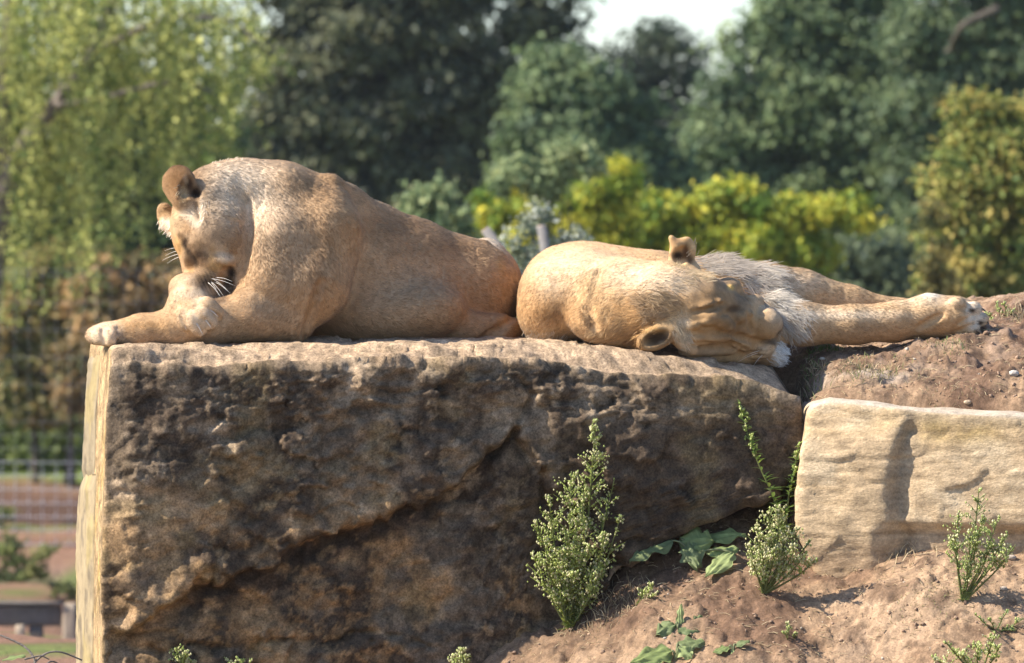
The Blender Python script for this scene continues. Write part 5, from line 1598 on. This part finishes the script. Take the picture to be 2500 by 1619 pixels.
# far dark trees
DK = ((0.118, 0.132, 0.072), (0.200, 0.205, 0.110), (0.060, 0.074, 0.052))
tree('yew_tree', 'broad dark evergreen tree with brownish foliage rising behind the crouched cat', 'tree', 52, (950, 1100),
     [(760, 120, 190, 170), (930, 60, 200, 150), (1120, 90, 190, 170), (1310, 60, 100, 130), (700, 300, 140, 130), (870, 290, 180, 150), (1060, 300, 180, 150), (1200, 260, 130, 150), (800, 440, 190, 120), (1000, 460, 200, 120), (1150, 420, 140, 110),
      (640, 420, 120, 120), (1040, -80, 260, 120), (760, -60, 200, 110), (900, 560, 260, 110), (1140, 560, 160, 100), (620, 620, 150, 140), (420, 560, 160, 160), (330, 760, 170, 160), (600, 800, 200, 160)], DK, 62000, .115, 901, GT, .28, sub=.26, thick=1.0)
tree('broadleaf_tree', 'dark tree with sky showing through its thin crown between two greener trees', 'tree', 64, (1580, 1100),
     [(1590, 60, 60, 60), (1580, 130, 80, 70), (1530, 190, 70, 70), (1640, 170, 70, 70), (1580, 300, 130, 120), (1660, 400, 120, 110), (1540, 440, 120, 120), (1400, 330, 150, 150), (1760, 380, 140, 140), (1600, 560, 200, 140), (1500, 130, 30, 30), (1690, 110, 30, 30)],
     ((0.070, 0.095, 0.062), (0.11, 0.135, 0.08), (0.04, 0.056, 0.045)), 17000, .11, 903, GT, .2, sub=.30, gaps=.25, thick=.45)
GR = ((0.145, 0.205, 0.095), (0.235, 0.295, 0.130), (0.072, 0.115, 0.062))
tree('broadleaf_tree', 'rounded mid green tree standing beyond the yellow bushes', 'tree', 46, (1400, 1100),
     [(1380, 200, 80, 90), (1440, 260, 120, 100), (1330, 300, 90, 110), (1400, 370, 170, 110), (1520, 370, 100, 70), (1300, 420, 110, 90), (1480, 460, 180, 90), (1560, 410, 70, 60), (1380, 560, 240, 120), (1330, 170, 50, 60)], GR, 32000, .10, 905, GT, .2, sub=.20)
tree('broadleaf_tree', 'large green tree with layered boughs filling the upper right background', 'tree', 50, (2000, 1100),
     [(1960, 70, 120, 100), (2090, 40, 150, 130), (1830, 210, 110, 110), (1980, 200, 150, 140), (2130, 200, 160, 150), (1760, 320, 110, 110), (1880, 340, 150, 120), (2040, 360, 160, 120), (1780, 460, 140, 100), (1950, 480, 170, 110), (2120, 440, 150, 130),
      (2080, -80, 240, 130), (1900, 590, 220, 110), (2130, 580, 180, 120), (1880, 90, 60, 60)], GR, 50000, .105, 907, GT, .28, sub=.24)
tree('oak_tree', 'tall tree with darker foliage and a bare brown bough at the right edge', 'tree', 48, (2400, 1100),
     [(2280, 60, 160, 150), (2430, 30, 160, 140), (2330, 220, 170, 130), (2470, 200, 150, 150), (2250, 360, 140, 130), (2400, 370, 170, 140), (2280, 500, 160, 120), (2440, 520, 160, 130), (2250, 640, 160, 90), (2400, -80, 220, 110), (2620, 250, 200, 280), (2600, 600, 220, 200)],
     ((0.125, 0.178, 0.085), (0.205, 0.255, 0.115), (0.062, 0.098, 0.056)), 44000, .105, 909, GT, .26, sub=.24)
limb(bpy.data.objects['oak_tree'], [W(2440, 20, 46.6), W(2350, 60, 46.6), W(2312, 130, 47)], (.05, .025))
# low dark bushes under the right trees
tree('green_shrub', 'low blue green bush below the large green tree', 'shrub', 36, (2060, 1100), [(1980, 640, 90, 60), (2080, 650, 110, 70), (2180, 640, 100, 80), (2120, 720, 160, 80), (1960, 730, 140, 80), (2250, 740, 120, 100)], 
     ((0.10, 0.14, 0.075), (0.165, 0.195, 0.09), (0.05, 0.075, 0.05)), 14000, .07, 911, GB, .06, sub=.16)
# yellow robinia bushes
YL = ((0.34, 0.39, 0.045), (0.68, 0.60, 0.070), (0.13, 0.22, 0.030))
tree('yellow_bush', 'bright yellow green bush with one tall rounded top behind the lions', 'shrub', 30, (1400, 1100),
     [(1510, 440, 62, 52), (1470, 480, 60, 40), (1230, 510, 70, 40), (1340, 520, 90, 45), (1450, 545, 100, 45), (1200, 560, 60, 40), (1300, 590, 120, 50), (1420, 620, 130, 60), (1350, 700, 180, 90)], YL, 22000, .065, 913, GB, .07, sub=.12, thick=1.0)
tree('yellow_bush', 'long drooping yellow green bush spreading behind the sleeping lion', 'shrub', 31, (1800, 1100),
     [(1590, 520, 90, 45), (1680, 540, 90, 45), (1770, 480, 70, 40), (1850, 500, 80, 45), (1930, 530, 80, 40), (2020, 510, 70, 32), (2090, 530, 60, 34), (1560, 580, 110, 50), (1700, 600, 130, 50), (1830, 580, 120, 50), (1930, 600, 90, 50), (1980, 650, 50, 40), (1880, 650, 120, 55), (1640, 680, 150, 70), (1800, 720, 200, 80)],
     YL, 27000, .065, 915, GB, .07, sub=.12, thick=1.0)
# grey green buddleia like sprays
BD = ((0.24, 0.31, 0.14), (0.42, 0.46, 0.22), (0.12, 0.17, 0.08))
tree('pale_shrub', 'pale grey green shrub with upright tips beside the crouched cat\'s back', 'shrub', 26, (1060, 1000), [(1070, 470, 20, 40), (1030, 510, 30, 36), (1085, 530, 45, 40), (1000, 520, 26, 30), (1050, 580, 80, 50), (1100, 620, 110, 60)], BD, 5200, .06, 917, GB, .03, sub=.10)
tree('pale_shrub', 'tall pale shrub with loose seed heads in front of the yellow bush', 'shrub', 28, (1350, 1000), [(1400, 360, 30, 30), (1370, 400, 40, 34), (1270, 430, 36, 34), (1310, 440, 40, 30), (1240, 440, 30, 30), (1340, 470, 50, 26), (1440, 400, 26, 26)], BD, 2600, .06, 919, GB, .03, sub=.10, gaps=.3)
tree('pale_shrub', 'small whitish leaved shrub just behind the gap between the two cats', 'shrub', 14, (1310, 900), [(1310, 525, 28, 20), (1300, 560, 26, 30), (1390, 590, 30, 26), (1330, 620, 50, 36), (1290, 660, 50, 60), (1260, 600, 20, 30), (1370, 640, 50, 40)],
     ((0.25, 0.29, 0.20), (0.50, 0.52, 0.42), (0.10, 0.13, 0.07)), 2600, .035, 921, GB, .02, sub=.07)
for i, (a, b, lab) in enumerate((((1185, 560), (1300, 720), 'pale leaning cut stake just behind the crouched cat\'s rump'), ((1322, 552), (1350, 720), 'pale upright cut stake behind the gap between the cats'))):
    Yk = 13.0
    g0 = W(b[0] + (b[0] - a[0]) * .6, b[1] + 700, Yk)
    g0[2] = float(ground_height(np.array([g0[0]]), np.array([Yk]))[0]) - .05
    V, F = tube(np.array([g0, W(b[0], b[1], Yk), W(a[0], a[1], Yk)]), [.030, .027, .025], 12)
    st = thing('wooden_stake', lab, 'stake', g0, 'cut stakes behind the boulder')
    obj('shaft', mesh_np('shaft', V, F), flat_mat('grey_stake', (0.17, 0.16, 0.155), .8, .2), st)
    e, d = W(a[0], a[1], Yk), (W(a[0], a[1], Yk) - W(b[0], b[1], Yk))
    d /= np.linalg.norm(d)
    V, F = tube(np.array([e - d * .002, e + d * .004]), [.0245, .022], 12)
    obj('cut_end', mesh_np('cut_end', V, F), flat_mat('cut_wood', (0.45, 0.34, 0.28), .8, .2), st)
# autumn tinted small tree at the right edge
tree('autumn_tree', 'slender tree with orange and yellow tinged leaves at the right edge', 'tree', 27, (2420, 1100),
     [(2440, 300, 80, 60), (2390, 350, 80, 70), (2470, 380, 90, 90), (2350, 430, 60, 70), (2420, 460, 90, 80), (2340, 540, 70, 70), (2440, 570, 100, 80), (2330, 640, 70, 60), (2290, 690, 50, 60), (2420, 680, 110, 80), (2340, 740, 90, 60), (2500, 760, 120, 90), (2340, 260, 26, 26), (2280, 590, 24, 26), (2260, 440, 16, 20), (2540, 450, 100, 160), (2420, 850, 160, 120)],
     ((0.25, 0.285, 0.065), (0.52, 0.42, 0.12), (0.085, 0.14, 0.035)), 26000, .06, 923, GT, .08, sub=.12)
tree('autumn_tree', 'thin young tree with sparse yellowing twigs beside the orange tree', 'tree', 25, (2300, 1100),
     [(2270, 520, 20, 30), (2275, 640, 26, 50), (2290, 720, 40, 60), (2290, 820, 60, 70)], ((0.20, 0.19, 0.06), (0.36, 0.28, 0.09), (0.08, 0.10, 0.035)), 3000, .055, 925, GT, .03, sub=.09)

# ------------------------------------------------------------------ weeping birch on the left
rng = np.random.default_rng(931)
YB = 33.0
bb = W(-60, 1140, YB); bb[2] = float(ground_height(np.array([bb[0]]), np.array([YB]))[0]) - .05
birch = thing('weeping_birch', 'weeping birch with long hanging yellow green branches at the left', 'tree', bb, GT)
limb(birch, [bb - [0, 0, .2], W(-40, 700, YB), W(5, 430, YB), W(120, 260, YB - .2), W(240, 120, YB - .3), W(330, -120, YB - .3)], (.13, .035), M_PALE_BARK, 'trunk')
limb(birch, [W(-20, 620, YB), W(10, 380, YB), W(5, 150, YB), W(40, -150, YB)], (.08, .03), M_PALE_BARK)
limb(birch, [W(230, 130, YB - .3), W(400, 40, YB - .6), W(560, 40, YB - .7), W(660, 130, YB - .7)], (.035, .008), M_PALE_BARK)
limb(birch, [W(120, 260, YB - .2), W(260, 240, YB - .6), W(420, 190, YB - .8), W(560, 240, YB - .8)], (.03, .008), M_PALE_BARK)
PT, SZ, CO, NM = [], [], [], []
twigs = Bag()
for k in range(470):
    px = rng.uniform(-140, 640) if rng.random() < .8 else rng.uniform(-140, 300)
    topy = rng.uniform(-160, 60) if px < 520 else rng.uniform(-60, 150)
    if rng.random() < .45:
        topy = rng.uniform(60, 420)
    maxl = np.interp(px, [-140, 150, 300, 430, 520, 600, 660], [900, 800, 640, 520, 420, 250, 120])
    ln = min(rng.uniform(160, 420), max(60, maxl - topy))
    dY = rng.uniform(-1.3, 1.6)
    top = W(px, topy, YB + dY)
    n = int(ln / 4.2)
    t = np.sort(rng.random(n))
    sway, curl = rng.normal() * .12, rng.uniform(-.05, .1)
    L = PXM(ln, YB + dY)
    C = top + np.stack([sway * t + curl * np.sin(3 * t), .05 * np.sin(5 * t + k), -L * t], 1)
    PT.append(C + rng.normal(size=(n, 3)) * .035)
    SZ.append(.055 * rng.uniform(.6, 1.3, n))
    tone = np.clip(.5 + .33 * rng.normal() + .25 * rng.normal(size=n), 0, 1)[:, None]
    CO.append(np.array([0.13, 0.19, 0.042]) * (1 - tone) + np.array([0.60, 0.60, 0.18]) * tone)
    NM.append(np.stack([rng.normal(size=n), -1 + rng.normal(size=n) * .5, .4 + rng.normal(size=n) * .4], 1))
    tt = np.linspace(0, 1, 5)
    V, F = tube(top + np.stack([sway * tt + curl * np.sin(3 * tt), .05 * np.sin(5 * tt + k), -L * tt], 1), [.004, .0035, .003, .002, .0015], 3, False)
    twigs.add(V, F)
V, F, C = leaf_cloud(np.vstack(PT), np.vstack(NM), np.concatenate(SZ), np.vstack(CO), rng, .62)
obj('crown', mesh_np('crown', V, F, C, False), M_LEAF, birch, kind='stuff')
obj('hanging_twigs', twigs.mesh('hanging_twigs'), M_BARK, birch, kind='stuff')
tree('green_shrub', 'dark green bush in the shade under the weeping birch', 'shrub', 38, (420, 1100), [(500, 380, 90, 70), (560, 350, 70, 50), (380, 560, 120, 130), (300, 660, 130, 100), (200, 600, 120, 130), (80, 540, 130, 140), (420, 720, 120, 90), (-60, 640, 120, 150), (200, 420, 160, 140), (40, 350, 140, 160), (360, 380, 120, 120), (250, 250, 140, 120), (430, 230, 120, 100)],
     ((0.09, 0.14, 0.048), (0.18, 0.23, 0.075), (0.035, 0.06, 0.027)), 34000, .08, 933, GB, .08, sub=.16)
# autumn coloured hedge below
RDL = ((0.31, 0.21, 0.11), (0.55, 0.31, 0.16), (0.15, 0.145, 0.065))
tree('red_shrub', 'rust and olive shrub with thin stems behind the wire fence', 'shrub', 39, (80, 1110), [(60, 760, 110, 80), (150, 700, 110, 70), (10, 860, 120, 90), (120, 850, 120, 90), (200, 800, 90, 90), (60, 960, 120, 70), (160, 940, 100, 80), (-80, 800, 120, 160), (220, 900, 70, 110), (100, 1010, 130, 50)], RDL, 40000, .08, 935, GB, .045, sub=.14, thick=.7)
tree('red_shrub', 'reddish shrub in front of the dark bush by the outstretched paw', 'shrub', 36, (300, 1110), [(280, 690, 90, 50), (360, 680, 80, 44), (420, 700, 70, 50), (240, 740, 70, 60), (320, 760, 110, 60), (420, 780, 90, 60), (260, 830, 100, 80), (220, 930, 60, 80)], ((0.26, 0.19, 0.09), (0.48, 0.30, 0.13), (0.11, 0.12, 0.05)), 24000, .08, 937, GB, .04, sub=.13, thick=.7)
tree('green_shrub', 'leafy green undergrowth along the foot of the hedge', 'shrub', 38, (60, 1130), [(30, 1085, 70, 50), (120, 1080, 70, 52), (190, 1085, 60, 55), (260, 1090, 80, 50), (-60, 1085, 80, 50), (180, 1020, 50, 50), (60, 1030, 60, 40), (100, 1130, 120, 16), (0, 1130, 100, 16)], ((0.16, 0.22, 0.05), (0.29, 0.34, 0.09), (0.07, 0.10, 0.03)), 16000, .055, 939, GB, .02, sub=.10, thick=.6)
tree('orange_shrub', 'mixed orange and green shrub under the hanging birch twigs', 'shrub', 37, (150, 1110), [(90, 660, 80, 50), (200, 650, 80, 50), (30, 720, 70, 60), (180, 730, 80, 60), (110, 780, 80, 60), (20, 800, 70, 60), (300, 720, 60, 40), (170, 860, 70, 60), (60, 900, 80, 60), (200, 960, 50, 60), (20, 980, 60, 50), (120, 990, 60, 50)], ((0.25, 0.24, 0.08), (0.52, 0.38, 0.14), (0.11, 0.15, 0.05)), 22000, .072, 941, GB, .03, sub=.13, thick=.7)
for px, lab in ((88, 'thin dark sapling trunk rising from the hedge foot'), (180, 'second thin sapling trunk beside the boulder in the hedge')):
    b0 = W(px, 1140, 37); b0[2] = float(ground_height(np.array([b0[0]]), np.array([37.]))[0]) - .05
    sp = thing('sapling', lab, 'tree', b0, GT)
    limb(sp, [b0, W(px - 6, 1040, 37), W(px - 14, 900, 37), W(px + 10, 760, 37)], (.028, .012), None, 'trunk')
    limb(sp, [W(px - 12, 930, 37), W(px - 50, 840, 37)], (.012, .005))

tree('ground_weed', 'low weeds growing on the bare red earth behind the timber rail', 'weed', 25, (20, 1400), [(10, 1330, 40, 26), (50, 1370, 34, 22), (-40, 1360, 40, 30), (30, 1410, 50, 20)], ((0.16, 0.20, 0.06), (0.30, 0.32, 0.11), (0.07, 0.09, 0.03)), 1500, .04, 971, GB, .01, sub=.06, n_limbs=2)
tree('ground_weed', 'small green weed clump on the red earth beside the boulder corner', 'weed', 24, (130, 1400), [(110, 1350, 24, 14), (160, 1440, 30, 16), (90, 1400, 24, 14)], ((0.17, 0.19, 0.06), (0.30, 0.30, 0.11), (0.07, 0.09, 0.03)), 700, .04, 973, GB, .01, sub=.05, n_limbs=2)
tree('ground_weed', 'yellow green weed in front of the shade-painted earth by the wire fence', 'weed', 30, (10, 1300), [(10, 1260, 26, 22), (-20, 1250, 30, 24)], ((0.22, 0.26, 0.06), (0.40, 0.40, 0.12), (0.09, 0.11, 0.03)), 600, .04, 975, GB, .01, sub=.05, n_limbs=1)

# ------------------------------------------------------------------ fences
YF = 28.0
fw = thing('wire_fence', 'tall galvanised wire mesh fence in front of the hedge', 'fence', W(100, 1540, YF))
def gz_at(x, y):
    return float(ground_height(np.array([x]), np.array([y]))[0])
zb, ztop = gz_at(W(100, 0, YF)[0], YF), W(0, 655, YF)[2]
x0, x1 = W(-330, 0, YF)[0], W(640, 0, YF)[0]
k = 0
for x in np.arange(x0, x1, .1):
    V, F = tube(np.array([[x, YF, zb - .03], [x + .003, YF, zb + .58], [x, YF, zb + .62], [x, YF, ztop]]), [.0027, .0027, .0004, .0004], 5)
    obj('upright_wire', mesh_np('upright_wire', V, F), M_WIRE, fw)
zs = np.concatenate([np.arange(zb + .03, zb + 1.02, .1), np.arange(zb + 1.2, ztop + .01, .2), [ztop]])
for z in zs:
    V, F = tube(np.array([[x0, YF - .003, z], [(x0 + x1) / 2, YF - .003, z - .012], [x1, YF - .003, z]]), (.0030 if z < zb + .65 else .0007), 5)
    obj('line_wire', mesh_np('line_wire', V, F), M_WIRE, fw)
for x in (x0, x1):
    V, F = tube(np.array([[x, YF + .05, zb - .3], [x, YF + .05, ztop + .1]]), .05, 10)
    obj('post', mesh_np('post', V, F), M_WOOD, fw)
knots = Bag()
for x in np.arange(x0, x1, .1):
    for z in zs[:6]:
        knots.add(OCT_V * .0075 + [x, YF - .004, z], OCT_F)
obj('wire_knots', knots.mesh('wire_knots'), M_WIRE, fw, kind='stuff')

def box_mesh(name, lo, hi, bev=.006):
    P, n, F = box_shell(np.array(hi) - np.array(lo), (max(.02, (hi[0] - lo[0]) / 10), max(.02, (hi[1] - lo[1]) / 3), max(.02, (hi[2] - lo[2]) / 10)), bev)
    P = P + np.array(lo)
    P = P + .004 * np.stack([fbm(P, .2, 2, .5, 5), fbm(P, .2, 2, .5, 7), fbm(P, .3, 2, .5, 9)], 1)
    return mesh_np(name, P, F)
YT = 18.0
tf = thing('timber_fence', 'low weathered timber rail fence with pale posts below the wire fence', 'fence', W(80, 1650, YT))
def tpart(name, px0, px1, py0, py1, dy0, dy1, mat):
    a, b = W(px0, py1, YT), W(px1, py0, YT)
    obj(name, box_mesh(name, (a[0], YT + dy0, a[2]), (b[0], YT + dy1, b[2])), mat, tf)
tpart('rail', -260, 150, 1478, 1530, .0, .06, M_WOOD)
tpart('cap_board', -270, 154, 1470, 1477, -.03, .09, M_WOOD)
tpart('post', 153, 186, 1474, 1690, -.02, .08, M_PALE_WOOD)
tpart('post', 40, 64, 1524, 1690, -.09, -.01, M_PALE_WOOD)
tpart('post', 70, 105, 1531, 1690, .0, .08, M_WOOD)
tpart('post', -150, -118, 1531, 1690, .0, .08, M_WOOD)
tpart('rail', 187, 620, 1478, 1530, .0, .06, M_WOOD)

# ------------------------------------------------------------------ the wood goes on to both sides
for side, lab in ((-1, 'mixed green woodland closing the view beyond the birch'), (1, 'mixed green woodland closing the view beyond the autumn tinted tree')):
    rng = np.random.default_rng(960 + side)
    PT, NM, SZ, CO = [], [], [], []
    for k in range(150):
        x, y = side * rng.uniform(8.5, 46), rng.uniform(44, 66)
        g0 = float(ground_height(np.array([x]), np.array([y]))[0])
        hgt = rng.uniform(4.0, 8.5)
        rad = rng.uniform(1.1, 2.0)
        tint = np.array([[0.13, 0.185, 0.085], [0.115, 0.135, 0.07], [0.20, 0.22, 0.08]][rng.integers(3)]) * rng.uniform(.8, 1.15)
        for q in range(6):
            c0 = np.array([x, y, g0]) + np.array([rng.normal() * rad * .5, rng.normal() * rad * .5, hgt * rng.uniform(.12, 1)])
            n = 42
            d = rng.normal(size=(n, 3)); d /= np.linalg.norm(d, axis=1)[:, None]
            PT.append(c0 + d * rad * .62 * rng.uniform(.6, 1.1, n)[:, None]); NM.append(d + [0, 0, .4]); SZ.append(.36 * rng.uniform(.6, 1.3, n))
            CO.append(tint * rng.uniform(.6, 1.5) * rng.uniform(.8, 1.2, n)[:, None])
    V, F, C = leaf_cloud(np.vstack(PT), np.vstack(NM), np.concatenate(SZ), np.vstack(CO), rng, .7)
    tag(obj('woodland', mesh_np('woodland', V, F, C, False), M_LEAF, kind='stuff'), lab, 'woodland')

# ------------------------------------------------------------------ a little summer haze between the trees
hz_me = mesh_np('haze', np.array([[x, y, z] for x in (-70, 70) for y in (-40, 125) for z in (-5, 12)], float),
                [np.array([[0, 1, 3, 2], [4, 6, 7, 5], [0, 4, 5, 1], [2, 3, 7, 6], [0, 2, 6, 4], [1, 5, 7, 3]])], None, False)
m_hz = bpy.data.materials.new('haze')
m_hz.use_nodes = True
nt = m_hz.node_tree
nt.nodes.remove(nt.nodes['Principled BSDF'])
pv = nt.nodes.new('ShaderNodeVolumePrincipled')
pv.inputs['Color'].default_value = (0.86, 0.92, 1.0, 1)
pv.inputs['Density'].default_value = 0.00022
nt.links.new(pv.outputs[0], nt.nodes['Material Output'].inputs['Volume'])
hz = obj('haze', hz_me, m_hz, kind='stuff')
tag(hz, 'thin pale haze in the air over the whole place', 'haze')
